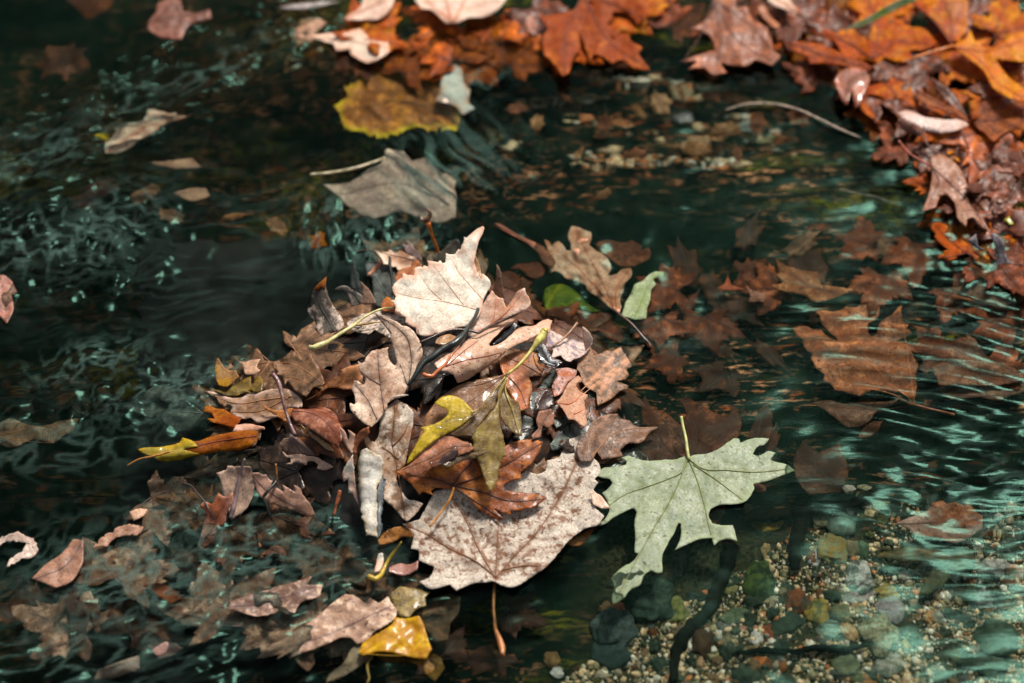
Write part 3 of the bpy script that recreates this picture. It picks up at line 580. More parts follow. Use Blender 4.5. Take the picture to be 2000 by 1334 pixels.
ML(FL, 'thin dark olive blade crossing the foot of the middle yellow lobe', 'Z6', [('blade', [(420,960),(560,895),(700,850),(905,822),(860,850),(760,895),(620,930),(480,1000)])], ('H', .0275), 'darkolive', vr=0)
# --- mottled white leaf
ML(PL, 'broad white leaf with brown mottling, orange ribs and a stalk trailing into the water', 'Z9', [('blade', [(1395,445),(1360,500),(1290,520),(1190,590),(1130,660),(1060,740),(960,810),(880,860),(840,870),(770,850),(740,832),(700,840),(640,842),(560,870),(520,890),(480,852),(420,870),(380,880),(300,840),(370,800),(390,750),(300,710),(300,650),(250,640),(270,560),(200,495),(300,470),(340,400),(390,300),(620,250),(800,210),(900,200),(935,180),(1000,200),(1050,180),(1060,120),(1130,100),(1160,40),(1180,0),(1230,-20),(1290,-40),(1350,0),(1360,60),(1330,100),(1370,150),(1370,190),(1340,230),(1360,250),(1330,290),(1380,350),(1340,400)])],
   ('H', .0055, .0045), 'mottle', veins=[[(752,815),(850,700),(1000,540),(1100,390),(1180,240),(1240,110)],[(752,815),(762,640),(770,465)],[(752,815),(650,640),(580,480),(500,340)],[(752,810),(640,720),(480,640),(350,560),(230,505)],[(790,770),(900,745),(1055,745)]], wave=.0022, vr=1.1,
   stalks=[([(752,800),(746,860),(741,925),(740,980),(745,1060),(752,1120),(775,1180),(790,1230),(792,1275)], [3.6,3.2,3,2.8,2.6,2.8,3.4,5,6.5,4], .0006, .0, (180,112,52), ('z', -.004))])
ML(FL, 'golden brown leaf edge showing below the broad mottled white leaf', 'Z9', [('blade', [(1170,590),(1240,560),(1335,515),(1300,585),(1220,625),(1180,615)])], ('H', .0035), 'starorange', vr=0)
ML(FL, 'small peach leaf tip lying between the mottled leaf and the sage green leaf', 'Z9', [('blade', [(1310,300),(1370,325),(1405,365),(1432,402),(1390,402),(1330,380)])], ('z', .010), ('peach', dict(b=(206,140,70))), vr=0)
# --- leaves at the left of the crest
ML(PL, 'upright pink grey leaf blade with an orange tip at the edge of the heap', 'Z3', [('blade', [(412,-141),(340,-80),(260,0),(215,80),(195,180),(200,290),(165,288),(145,330),(180,400),(250,490),(275,550),(230,555),(260,610),(310,660),(330,690),(400,650),(440,635),(530,630),(600,600),(660,550),(655,490),(590,380),(510,270),(440,120),(405,0),(400,-80)]), ('orange_tip', [(412,-141),(340,-80),(260,0),(225,60),(290,40),(350,10),(395,30),(402,-40),(402,-90)], dict(st='orange', a=(206,132,40), b=(160,96,40), base=('up', (420, 660), .0128, 22, -14)))],
   ('up', (420, 660), .012, 22, -14), ('greymottle', dict(c=(176,112,58))), veins=[[(510,620),(440,470),(320,250),(290,100),(400,-125)]], wave=.0016, roll=((480,650),(350,-100),210,.006), vr=.6)
ML(FL, 'dead grey leaf of three upright curled lobes', 'Z1', [('tall_lobe', [(725,700),(745,760),(780,860),(810,940),(820,1000),(840,1060),(855,1180),(700,1100),(695,950),(693,830),(705,750)], dict(st='slate', a=(104,106,104), b=(66,74,72), spots=.4)), ('curved_lobe', [(490,1100),(550,1060),(620,1052),(700,1085),(780,1130),(862,1190),(840,1290),(700,1320),(690,1250),(640,1160),(570,1112)]), ('pale_lobe', [(830,990),(880,1040),(950,1120),(1000,1200),(1032,1280),(900,1300),(820,1280),(855,1220),(845,1130)], dict(st='pinkbeige', a=(190,152,130), b=(120,94,74), base=('up', (850, 1290), .017, 40, 10)))],
   ('up', (800, 1290), .014, 38, 0), ('grey', dict(a=(172,156,146), b=(116,108,98))), wave=.001, veins=[[(820,1270),(740,1160),(560,1080)],[(800,1100),(740,900),(725,720)]], vr=.4, side=False)
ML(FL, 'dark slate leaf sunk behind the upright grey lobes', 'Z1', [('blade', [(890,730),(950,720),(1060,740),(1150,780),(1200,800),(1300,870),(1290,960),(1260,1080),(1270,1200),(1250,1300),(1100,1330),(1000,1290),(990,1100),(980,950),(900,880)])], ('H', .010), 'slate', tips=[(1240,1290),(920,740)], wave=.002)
ML(FL, 'tan leaf with a jagged pale rim at the back of the heap', 'Z1', [('blade', [(1015,590),(1080,610),(1180,615),(1210,580),(1270,620),(1320,622),(1330,588),(1400,620),(1470,660),(1540,690),(1600,740),(1590,800),(1500,830),(1400,850),(1310,850),(1285,800),(1230,812),(1200,780),(1130,770),(1095,690)])], ('H', .017), ('tan', dict(a=(222,164,128), b=(160,112,80), c=(84,70,44), edge=(236,206,180))), veins=[[(1600,760),(1400,690),(1200,650),(1030,600)]], wave=.0018)
ML(FL, 'pale pink leaf horn standing up behind the jagged tan leaf', 'Z1', [('blade', [(1375,510),(1435,535),(1452,490),(1415,458),(1480,500),(1560,600),(1622,695),(1610,745),(1540,692),(1440,640)])], ('up', (1560, 720), .018, 45, 10), ('dusk', dict(a=(226,196,188), b=(180,146,138))), wave=.0012, vr=0)
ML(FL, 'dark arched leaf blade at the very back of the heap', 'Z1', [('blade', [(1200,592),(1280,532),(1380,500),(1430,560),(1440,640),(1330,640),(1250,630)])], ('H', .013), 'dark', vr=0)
ML(FL, 'crinkled orange brown leaf rim poking out above the largest cream leaf', 'Z1', [('blade', [(1270,950),(1300,890),(1330,850),(1400,820),(1480,810),(1500,740),(1560,715),(1620,790),(1630,850),(1560,920),(1470,960),(1370,970),(1290,995)])], ('H', .024), ('copper', dict(a=(196,124,80), b=(128,72,42))), wave=.004, vr=0)
ML(FL, 'peach curl of leaf leaning on the dark slate leaf', 'Z1', [('blade', [(910,920),(960,860),(1030,780),(1070,705),(1090,760),(1070,830),(1000,890),(932,930)])], ('up', (980, 900), .016, 50, 20), ('peach', dict(a=(230,170,136), b=(186,116,82))), vr=0)
make_twig('short black stub standing in front of the jagged tan leaf', 'Z1', [(1190,672),(1212,690),(1208,760),(1218,850),(1235,960),(1248,1060)], [1.5,3.5,2.6,2.8,2.8,2.2], ('H', .026), (16, 26, 24), (.006, .004, .002, 0), group='twigs caught in the heap')
make_twig('small pale splinter standing in the water behind the heap', 'Z1', [(820,390),(850,430),(890,520),(930,600)], [1.2,1.6,1.6,1], ('H', .006), (190, 180, 172), (.008, .0), group='twigs caught in the heap')
make_twig('slender dark blade arching out of the back of the heap', 'Z1', [(772,618),(810,600),(880,592),(960,600),(1030,615)], [.7,1.6,2,2.2,2], ('H', .014), (70, 62, 44), group='twigs caught in the heap')
ML(FL, 'small orange brown leaf tip peeping out beside the largest cream leaf', 'Z1', [('blade', [(1105,1340),(1110,1250),(1170,1188),(1210,1210),(1290,1330),(1270,1390),(1120,1380)])], ('H', .019), 'starorange', vr=0)
ML(FL, 'dark curled leaf behind the white tip of the largest cream leaf', 'Z2', [('blade', [(640,500),(700,450),(780,390),(860,310),(910,280),(960,312),(968,400),(940,420),(900,480),(860,520),(790,570),(700,560),(650,545)])], ('up', (780, 560), .016, 35, 0), ('slate', dict(a=(84,80,66), b=(56,58,50), spots=.4)), wave=.002, vr=0)
# orange stalk with a crescent calyx
st_ = empty('leaf_stalk', (0, 0, 0))
def _crescent():
    l = spline(tz('Z1', [(1850,640),(1820,560),(1790,480),(1760,400),(1735,320),(1705,235)]), 4); k = len(l); s = np.linspace(0, 1, k)
    lift = np.interp(s, [0, 1], [0, .034]); p = solve(l, lambda P: P[:, 2] - heap(P[:, 0], P[:, 1]) - .016 - lift); c = p[0].copy(); st_.location = c
    v, f = tube(p - c, np.interp(s, [0, .6, .85, 1], [3.1, 3.0, 3.4, 6]) * MPP, 9); mesh_obj('stem', v, f, plain_mat('orange_stem', (206,118,34), (160,80,24), 120, .35, .3), st_)
    q = spline(tz('Z1', [(1590,118),(1596,165),(1640,205),(1690,195),(1722,160),(1736,110),(1712,70),(1662,50)]), 3); k = len(q); s = np.linspace(0, 1, k)
    pl_n = FWD * -1; p0 = p[-1]
    p2 = solve(q, lambda P: (P - p0[None]) @ pl_n)
    v, f = tube(p2 - c, np.interp(s, [0, .12, .4, .62, .88, 1], [.8, 2.2, 5.2, 4.6, 2.2, .9]) * MPP, 9); mesh_obj('crescent_end', v, f, plain_mat('crescent_skin', (128,78,38), (40,30,24), 90, .3, .4), st_)
_crescent(); tag(st_, 'upright orange leaf stalk ending in a dark open crescent', 'stalk', 'stalks in the heap')
# --- leaves of the left flank
ML(FL, 'grey pink mottled leaf with a forked pale yellow stalk beside the largest cream leaf', 'Z3', [('blade', [(690,500),(760,450),(860,420),(900,375),(1000,370),(1080,340),(1200,310),(1340,340),(1400,380),(1510,430),(1510,500),(1440,510),(1300,490),(1220,520),(1260,600),(1320,680),(1300,720),(1200,660),(1080,600),(1000,660),(880,640),(790,610),(710,570)])], ('H', .018), 'greymottle', wave=.002,
   stalks=[([(165,838),(230,850),(262,838),(400,780),(600,655),(800,530),(900,450),(1050,360),(1200,305),(1370,290)], [4.5,6.5,4,3.8,3.6,3.2,2.6,2.2,2,1.5], .012, .006, (214,206,140)), ([(810,535),(950,520),(1060,500),(1170,490)], [2.4,2.2,1.8,1.2], .008, .004, (176,142,84))], vr=0)
ML(PL, 'tall pink beige leaf with smoky veins curling up beside the black twig', 'Z4', [('blade', [(360,50),(440,80),(520,115),(590,145),(640,180),(720,205),(770,260),(810,320),(840,400),(845,480),(800,560),(750,680),(700,780),(670,860),(650,890),(560,920),(500,960),(485,1030),(460,1060),(440,1090),(380,1160),(330,1200),(260,1160),(180,1090),(120,990),(122,958),(160,975),(180,955),(165,880),(135,810),(165,735),(200,740),(250,780),(270,760),(275,700),(240,680),(210,620),(200,535),(225,560),(255,555),(290,490),(340,440),(420,420),(505,400),(500,470),(530,550),(570,585),(595,550),(580,500),(560,430),(545,370),(525,310),(530,260),(450,170),(390,95)])],
   ('up', (460, 1060), .014, 16, -6), ('pinkbeige', dict(a=(240,212,186), b=(180,130,98), c=(246,232,216))), veins=[[(465,1050),(430,790),(405,560),(400,430)],[(690,860),(735,480),(690,300),(560,180),(372,62)],[(390,1120),(300,930),(170,770)],[(430,780),(330,720),(230,640)],[(690,770),(650,640),(620,560)]], wave=.0022, cup=.004, vr=.7)
make_twig('short pale splinter across the waist of the tall pink beige leaf', 'Z4', [(550,905),(600,892),(650,885),(705,880)], [1,2.2,2.2,1], ('H', .032), (226, 206, 186), group='twigs caught in the heap')
ML(PL, 'mottled cream and brown leaf with a strong brown midrib below the tall pink leaf', 'Z8', [('blade', [(490,-20),(530,0),(640,-100),(740,-40),(790,20),(795,100),(770,250),(740,400),(720,520),(650,575),(640,640),(690,760),(740,830),(830,850),(885,875),(830,960),(740,1040),(700,1010),(620,920),(540,850),(500,800),(430,700),(410,500),(380,380),(350,330),(340,270),(370,245),(400,290),(440,300),(470,250),(480,150),(490,80)])],
   ('H', .009), ('mottle', dict(a=(232,216,196), b=(150,118,90), scale=90, c=(190,140,100))), veins=[[(630,-40),(615,150),(600,330),(630,450),(645,570)],[(655,590),(690,800),(720,1020)],[(605,340),(690,250),(760,120)],[(640,450),(560,380),(500,350)]], wave=.002)
ML(FL, 'white rolled leaf like a paper scroll standing at the foot of the heap', 'Z8', [('blade', [(295,420),(320,370),(370,360),(420,400),(470,415),(500,440),(520,520),(515,620),(475,690),(470,900),(465,1080),(470,1212),(430,1180),(350,1170),(345,1050),(310,1020),(300,870),(290,700),(285,500)]),
   ('shade_strip', [(515,610),(535,650),(520,800),(505,960),(490,1160),(470,1190),(462,1000),(468,760),(478,690)], dict(st='slate', a=(120,126,128), b=(84,96,96), base=('H', .013)))],  # grey strip coloured as the shading down the side of the roll
   ('H', .012), ('cream', dict(a=(250,244,232), b=(216,198,180), mix=.4, spots=.15, scale=60, vein=(190,165,140), edge=(186,170,140))), wave=.003, serr=.8, roll=((400,380),(410,1200),120,.007), vr=0)
ML(FL, 'pale curled leaf edge with two white prongs beside the white scroll leaf', 'Z8', [('prongs', [(115,160),(150,190),(190,290),(200,210),(190,190),(255,230),(245,330),(235,410),(225,412),(170,340),(130,250)]), ('brown_band', [(385,158),(300,200),(250,280),(228,400),(262,430),(282,340),(330,280),(390,220)], dict(st='copper')), ('jagged_edge', [(235,415),(245,560),(260,700),(285,885),(230,780),(195,772),(190,640),(150,670),(135,600),(180,500)])],
   ('up', (230, 420), .020, 42, -12), ('cream', dict(b=(220,180,158))), wave=.0012, vr=0)
ML(FL, 'glossy red brown rolled leaf like a pod', 'Z12', [('blade', [(950,650),(1060,662),(1180,655),(1280,640),(1380,680),(1440,760),(1480,850),(1490,1000),(1460,1030),(1455,1100),(1400,1050),(1300,985),(1180,900),(1080,830),(970,790),(940,720)])], ('H', .012), ('rust', dict(a=(206,138,106), b=(150,82,54), coat=.4, rough=.3, spots=.05)), roll=((930,690),(1500,1020),190,.016), wave=.001, veins=[[(945,680),(1200,720),(1400,900),(1470,1040)]], vr=.4)
ML(FL, 'tan leaf strap running into the red brown pod leaf', 'Z12', [('blade', [(620,600),(720,662),(860,670),(950,648),(1010,670),(945,740),(880,755),(920,830),(840,780),(740,710),(640,640)])], ('H', .014), ('copper', dict(a=(200,130,70), b=(146,86,44))), wave=.0016, vr=0)
ML(FL, 'pale green edged sliver of leaf below the red brown pod leaf', 'Z12', [('blade', [(1040,830),(1130,900),(1240,970),(1310,1020),(1380,1080),(1400,1120),(1330,1100),(1220,1010),(1110,920)])], ('H', .0125), ('tan', dict(b=(190,190,130))), vr=0)
ML(PL, 'flat brown speckled leaf with pale ragged margins on the flank of the heap', 'Z12', [('blade', [(0,470),(60,490),(130,540),(150,590),(215,640),(250,610),(300,640),(270,690),(400,770),(500,755),(560,800),(640,800),(700,770),(780,750),(860,650),(1060,640),(1060,580),(1000,510),(880,440),(780,440),(700,450),(610,470),(550,480),(500,455),(440,460),(470,490),(440,515),(350,540),(250,530),(180,510),(70,470)])], ('H', .011), ('brown', dict(a=(178,140,108), b=(128,96,70), edge=(214,184,166))), veins=[[(960,520),(650,560),(350,600),(30,485)],[(900,540),(600,680),(300,690)]], wave=.0024)
ML(FL, 'crumpled brown tan leaf above the flat speckled leaf', 'Z12', [('blade', [(720,170),(800,130),(880,80),(940,20),(1010,80),(1060,130),(1110,90),(1150,60),(1180,130),(1230,200),(1270,290),(1300,370),(1280,400),(1180,420),(1100,530),(1010,480),(900,350),(870,400),(840,300),(770,280),(800,255),(780,220)])], ('H', .015), ('brown', dict(a=(170,130,98), b=(112,84,60), c=(120,84,50))), veins=[[(1290,390),(1100,250),(900,160),(730,170)],[(1150,400),(1000,330),(850,310)]], wave=.004, vr=.6)
ML(FL, 'amber backlit leaf with a thin bright rim next to the tall pink leaf', 'Z12', [('blade', [(1660,175),(1560,200),(1465,240),(1490,245),(1440,295),(1350,350),(1310,395),(1370,360),(1300,410),(1230,480),(1080,570),(1180,530),(1290,450),(1400,425),(1500,445),(1620,440),(1700,420),(1720,250)])], ('H', .0095), ('starorange', dict(a=(150,92,44), b=(100,62,36), edge=(226,160,110), trans=.4)), wave=.002, vr=0)
ML(FL, 'orange leaf tip with white froth at the water edge of the heap', 'Z12', [('blade', [(120,110),(150,108),(200,190),(260,240),(340,240),(372,310),(240,420),(150,402),(118,330)])], ('H', .013), ('orange', dict(a=(196,146,40), b=(150,100,30), c=(206,180,170))), wave=.002, vr=0)
ML(FL, 'pinkish leaf scrap behind the orange frothy tip', 'Z12', [('blade', [(330,100),(370,140),(420,150),(500,130),(600,120),(560,200),(600,240),(520,290),(430,280),(420,210)])], ('H', .009), 'dusk', wave=.002, vr=0)
ML(FL, 'olive leaf with two notches lying over the frothy orange tip', 'Z12', [('blade', [(40,430),(110,450),(230,455),(330,400),(440,330),(500,308),(505,400),(520,410),(555,310),(590,295),(615,320),(625,460),(540,480),(500,450),(430,480),(340,520),(200,500)])], ('H', .0125), ('olive', dict(a=(146,112,34), b=(96,76,30))), veins=[[(500,480),(300,440),(60,435)]], wave=.0015, vr=.4)
ML(FL, 'amber curled leaf half in the water below the flat speckled leaf', 'Z12', [('blade', [(-30,640),(60,622),(110,650),(200,660),(300,720),(400,760),(360,820),(310,870),(200,830),(60,792),(20,760),(110,765),(70,700),(-20,690)])], ('H', .011), ('orange', dict(a=(206,124,34), b=(140,82,30))), wave=.002, vr=0)
ML(FL, 'small pink curled leaf between the amber leaf and the long yellow leaf', 'Z12', [('blade', [(295,920),(335,830),(450,820),(640,852),(655,880),(560,905),(420,935)])], ('H', .0145), ('peach', dict(a=(226,180,156), b=(190,130,100))), roll=((300,880),(650,865),60,.006), vr=0)
ML(FL, 'long narrow leaf, yellow at the tip and orange at the base, floating from the heap', 'B', [('blade', [(58,700),(100,690),(200,686),(310,660),(328,628),(400,652),(500,622),(600,602),(720,585),(785,592),(775,650),(720,692),(560,714),(400,742),(280,768),(180,766),(140,742),(90,726)]),
   ('yellow_tip', [(58,700),(100,690),(200,686),(310,662),(328,628),(395,655),(420,680),(330,700),(430,730),(280,768),(180,766),(140,742),(90,726)], dict(st='yellow', a=(206,170,26), b=(160,140,30), base=('z', .0125)))], ('z', .0115), ('orange', dict(a=(206,124,30), b=(160,86,26))), veins=[[(770,620),(500,660),(300,710),(140,745)]], side=False, wave=.002, tilt=(.10, 0), roll=((60,720),(780,620),70,.006), vr=.8,
   stalks=[([(-5,798),(60,762),(150,742),(260,712)], [1.2,1.6,2,1.6], .001, .004, (196,130,60))])
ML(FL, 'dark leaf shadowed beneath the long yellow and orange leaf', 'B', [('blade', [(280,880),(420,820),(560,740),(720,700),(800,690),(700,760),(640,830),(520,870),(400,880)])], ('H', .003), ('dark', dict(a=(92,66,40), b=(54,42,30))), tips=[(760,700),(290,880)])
# --- lower left of the heap
ML(FL, 'pale upright leaf with a grey stalk down its face at the front edge', 'Z13', [('blade', [(320,325),(370,310),(418,300),(432,255),(530,262),(600,260),(658,260),(680,330),(700,480),(685,560),(620,680),(560,740),(520,760),(470,800),(440,720),(410,680),(390,560),(362,400)])], ('up', (480, 790), .012, 34, -6), ('dusk', dict(a=(226,194,170), b=(160,128,108))), veins=[[(480,790),(530,560),(560,400),(530,262)]], wave=.002, cup=.004, vr=.4,
   stalks=[([(605,185),(575,270),(545,400),(530,500),(500,640),(460,780)], [2,3,4,4.5,5,4], .004, .002, (140,118,116))])
ML(FL, 'brown pink leaf with three hooked teeth above a dark cavity', 'Z13', [('blade', [(670,330),(740,322),(790,345),(820,338),(845,380),(882,410),(870,452),(910,470),(960,495),(1000,522),(980,442),(1030,470),(1080,500),(1115,522),(1100,443),(1150,470),(1200,560),(1270,650),(1320,770),(1250,765),(1150,725),(1040,690),(900,645),(800,592),(740,540),(700,420)])], ('up', (960, 690), .011, 34, 6), ('pinkbeige', dict(a=(206,160,138), b=(140,106,90), c=(150,106,66))), veins=[[(680,340),(800,480),(1000,600),(1250,740)]], wave=.002, vr=.4)
make_twig('black bent stem across the hooked tooth leaf', 'Z13', [(925,400),(900,440),(850,490),(790,570),(820,640),(850,740),(880,800)], [3,3,3,3,2.5,2,1.2], ('H', .019), (30, 34, 30), (.004, .008, .004, -.004), group='twigs caught in the heap')
make_twig('short ochre stem standing above the hooked tooth leaf', 'Z13', [(915,235),(922,300),(925,370),(930,450)], [2,2,2,1.6], ('H', .018), (170, 116, 60), (.010, 0), group='twigs caught in the heap')
ML(FL, 'orange pink folded leaf dipping into the water beside the pale upright leaf', 'Z13', [('blade', [(150,660),(205,612),(280,640),(340,520),(385,560),(440,562),(480,520),(490,620),(435,700),(400,840),(330,900),(310,1040),(270,1070),(220,1110),(130,1070),(160,960),(200,830),(222,720)])], ('up', (250, 1050), .010, 30, -10), ('copper', dict(a=(216,150,116), b=(170,96,62), c=(206,170,160))), veins=[[(220,1080),(290,850),(440,570)]], wave=.002, vr=.4)
make_twig('thin dark stalk rising out of the water by the orange pink leaf', 'Z13', [(-10,430),(60,450),(130,530),(200,610),(270,740),(350,840)], [2.4,1.6,1.6,1.6,1.4,1.2], ('H', .020), (74, 64, 60), (.0, 0.006, .006, -.004), group='twigs caught in the heap')
make_twig('orange stem floating in the dark gap under the white scroll leaf', 'Z13', [(1560,500),(1545,570),(1520,660),(1500,760)], [3.4,4,3,1.5], ('H', .008), (196, 110, 66), (.006, 0), group='twigs caught in the heap')
ML(FL, 'small pale wavy leaf with a fan of ribs and a purple stalk', 'Z13', [('blade', [(985,110),(1030,150),(1100,140),(1160,125),(1220,150),(1320,165),(1400,210),(1495,265),(1400,302),(1330,282),(1340,240),(1280,205),(1230,215),(1222,252),(1150,222),(1100,215),(1080,240),(1010,240),(1070,217),(1060,180),(1010,170)]),
   ('ribbed_fan', [(950,40),(1000,-20),(1130,-25),(1200,30),(1320,155),(1200,145),(1080,135),(1010,118)], dict(st='dusk', a=(168,134,112), b=(116,92,74)))], ('up', (1180, 230), .012, 40, 4), ('dusk', dict(a=(236,204,180), b=(210,168,144))), veins=[[(1060,-60),(1040,130)],[(1060,-60),(1120,130)],[(1060,-60),(1200,140)],[(1060,-60),(1300,150)]], side=False, wave=.002, vr=.8,
   stalks=[([(735,275),(790,350),(830,480),(870,650),(910,780),(960,900),(980,940)], [4,4.5,3.6,3.2,3.2,3.4,3.6], .012, .012, (132,96,92), ('H', .012), 'Z12')])
ML(FL, 'pinkish torn leaf end in the wet corner under the white scroll leaf', 'Z14', [('blade', [(1440,190),(1530,160),(1600,170),(1668,135),(1660,210),(1560,255),(1440,225)])], ('z', .002), ('dusk', dict(a=(196,140,122), b=(140,92,80), coat=.6)), vr=0)
ML(FL, 'pale petal like sliver with a yellow knobbed stalk under the scroll leaf', 'Z14', [('blade', [(1325,230),(1340,150),(1358,85),(1392,80),(1395,150),(1370,220)])], ('z', .010), ('cream', dict(b=(214,206,180))), vr=0, stalks=[([(1535,-5),(1495,50),(1450,110),(1405,190),(1370,260),(1330,285),(1275,258)], [1.5,2,2.6,3,3.6,4.5,4], .004, .002, (214,180,60), ('z', .010))])
ML(FL, 'golden brown leaf edge between the scroll leaf and the mottled white leaf', 'Z9', [('blade', [(55,590),(100,540),(200,510),(255,525),(272,580),(210,572),(150,600),(62,622)])], ('H', .0075), ('starorange', dict(a=(176,116,46), b=(126,80,36))), vr=0)
# --- right flank of the heap
ML(FL, 'peach tan leaf with rounded lobes like an oak leaf over dark teal leaves', 'Z7', [('blade', [(520,538),(555,570),(550,600),(505,608),(500,640),(540,690),(610,720),(600,760),(575,770),(590,850),(600,930),(595,1010),(580,1020),(530,990),(480,950),(430,950),(400,890),(320,790),(380,710),(430,610),(480,570)])], ('H', .016), ('peach', dict(a=(206,156,124), b=(170,116,84), c=(176,130,70), spots=.1)), veins=[[(345,800),(450,800),(560,710)],[(480,900),(590,850)]], side=False, wave=.0015, vr=.8)
ML(FL, 'pale leaf with lilac blotches and a short stalk near the yellow knob', 'Z7', [('blade', [(225,150),(258,118),(330,150),(400,190),(430,200),(520,220),(580,245),(640,200),(655,240),(600,320),(540,370),(480,387),(450,410),(390,390),(360,350),(300,370),(268,372),(290,310),(270,270),(215,276),(230,210)]), ('curled_tip', [(562,82),(590,100),(640,165),(658,215),(640,260),(590,310),(572,245),(560,160)], dict(st='peach', base=('up', (590, 290), .017, 55, 25)))], ('H', .0155), 'lilac', wave=.002, vr=0, stalks=[([(512,52),(480,90),(430,150),(350,220),(285,268)], [3,2.2,2.2,2.2,2], .010, .002, (166,122,90))])
ML(PL, 'brown speckled leaf with pale rib streaks reaching into the water, torn toothed tip', 'Z7', [('blade', [(1138,256),(1100,330),(1040,400),(1050,440),(970,480),(992,540),(940,580),(880,590),(990,635),(980,662),(900,690),(850,740),(790,780),(700,820),(690,700),(600,650),(550,590),(540,520),(510,480),(520,400),(580,320),(640,285),(665,350),(740,330),(790,303),(850,310),(900,278),(990,272)])], ('H', .0085), ('brown', dict(a=(176,130,98), b=(104,78,56), vein=(220,160,120), veinw=.9)), veins=[[(540,690),(700,530),(900,300)],[(560,720),(760,560),(960,420),(1130,262)],[(700,700),(860,520),(960,400)]], side=False, wave=.0015, vr=.5)
ML(PL, 'dull brown ragged leaf between the mottled white leaf and the sage green leaf', 'Z7', [('blade', [(892,895),(880,940),(1000,962),(1040,1000),(1190,1020),(1262,1020),(1190,1070),(1110,1160),(970,1180),(910,1240),(940,1290),(830,1310),(740,1320),(700,1250),(640,1340),(550,1340),(505,1250),(510,1180),(600,1060),(680,940),(760,910),(830,900)])], ('H', .0105), ('brown', dict(a=(158,118,92), b=(104,76,60))), veins=[[(640,1300),(850,1080),(1240,1022)],[(600,1300),(640,1100),(880,900)]], wave=.002, vr=.6)
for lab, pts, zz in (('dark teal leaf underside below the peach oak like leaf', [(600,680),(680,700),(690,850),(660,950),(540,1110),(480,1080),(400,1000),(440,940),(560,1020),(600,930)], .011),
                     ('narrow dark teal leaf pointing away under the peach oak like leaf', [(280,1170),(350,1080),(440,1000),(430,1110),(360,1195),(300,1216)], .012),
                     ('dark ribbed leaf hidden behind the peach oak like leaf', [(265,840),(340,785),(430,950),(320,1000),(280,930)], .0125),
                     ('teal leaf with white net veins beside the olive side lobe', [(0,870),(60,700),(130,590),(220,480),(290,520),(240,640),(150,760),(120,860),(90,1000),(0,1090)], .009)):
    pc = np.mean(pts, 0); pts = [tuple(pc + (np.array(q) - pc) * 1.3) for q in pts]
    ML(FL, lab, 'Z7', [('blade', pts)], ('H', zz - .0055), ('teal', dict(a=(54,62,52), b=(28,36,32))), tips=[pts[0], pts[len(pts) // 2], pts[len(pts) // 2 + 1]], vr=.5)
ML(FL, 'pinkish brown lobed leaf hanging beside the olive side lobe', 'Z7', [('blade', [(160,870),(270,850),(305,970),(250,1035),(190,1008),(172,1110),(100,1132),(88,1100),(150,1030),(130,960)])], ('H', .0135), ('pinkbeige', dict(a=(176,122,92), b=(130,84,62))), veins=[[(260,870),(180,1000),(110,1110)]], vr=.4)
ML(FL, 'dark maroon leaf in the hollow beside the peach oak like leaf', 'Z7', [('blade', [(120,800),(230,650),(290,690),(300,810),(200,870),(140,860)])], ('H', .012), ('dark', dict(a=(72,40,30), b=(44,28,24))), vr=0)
ML(FL, 'orange and pink torn leaf shreds under the lilac blotched leaf', 'Z7', [('blade', [(310,480),(420,468),(510,490),(500,560),(430,600),(380,690),(300,740),(280,640),(330,540)])], ('H', .0115), ('copper', dict(a=(214,176,166), b=(190,100,50), c=(170,90,70))), wave=.003, vr=0)
make_twig('brown curved stalk trailing from the crinkled leaf to the brown speckled leaf', 'Z11', [(1125,865),(1200,930),(1300,1010),(1370,1090),(1420,1150),(1470,1200),(1480,1235)], [1.6,2,2.2,2.4,3,3,2], ('z', .003), (112, 84, 70), (.0, .004, .003, 0), group='twigs caught in the heap')
# puddles and wet pools held by the leaves
def puddle(label, z, pts, base, h=.0016):
    ol = spline(tz(z, pts), 4, True); lo, hi = ol.min(0), ol.max(0); gx, gy = np.meshgrid(np.arange(lo[0], hi[0], 3.5), np.arange(lo[1], hi[1], 3.5))
    gp = np.c_[gx.ravel(), gy.ravel()]; gp = gp[inside(gp, ol)]; sg = list(zip(ol, np.roll(ol, -1, 0))); gp = gp[seg_dist(gp, sg) > 2]
    P = np.vstack([ol, gp]); n = len(ol); r = delaunay_2d_cdt([Vector(p) for p in P], [], [list(range(n))], 1, 1e-4); P = np.array([tuple(v) for v in r[0]])
    d = seg_dist(P, sg); o = h * np.sqrt(np.clip(d / 14, 0, 1)) + .0004 * fbm(P[:, 0] / 16, P[:, 1] / 12, 7, 2) * np.clip(d / 10, 0, 1)
    top = solve(P, lambda Q: Q[:, 2] - heap(Q[:, 0], Q[:, 1]) - base - o); c = top.mean(0)
    m, nt, N, Lk = newmat('clear_water'); out = N('ShaderNodeOutputMaterial'); a = N('ShaderNodeBsdfTransparent'); g = N('ShaderNodeBsdfGlossy'); g.inputs['Roughness'].default_value = .05; f = N('ShaderNodeFresnel'); f.inputs['IOR'].default_value = 1.5; mx = N('ShaderNodeMixShader')
    Lk(f.outputs[0], mx.inputs[0]); Lk(a.outputs[0], mx.inputs[1]); Lk(g.outputs[0], mx.inputs[2]); Lk(mx.outputs[0], out.inputs['Surface'])
    o = mesh_obj('puddle', top - c, [tuple(q) for q in r[2]], m, None, c); so = o.modifiers.new('depth', 'SOLIDIFY'); so.thickness = .0006; so.offset = -1
    tag(o, label, 'puddle', 'puddles held by leaves')
puddle('curved film of water shining along the rib of the yellow lobe', 'Z6', [(490,520),(560,500),(650,490),(710,460),(745,400),(750,320),(775,330),(790,390),(770,440),(710,490),(640,525),(560,560),(480,590),(400,590),(350,565),(430,560)], .0255)
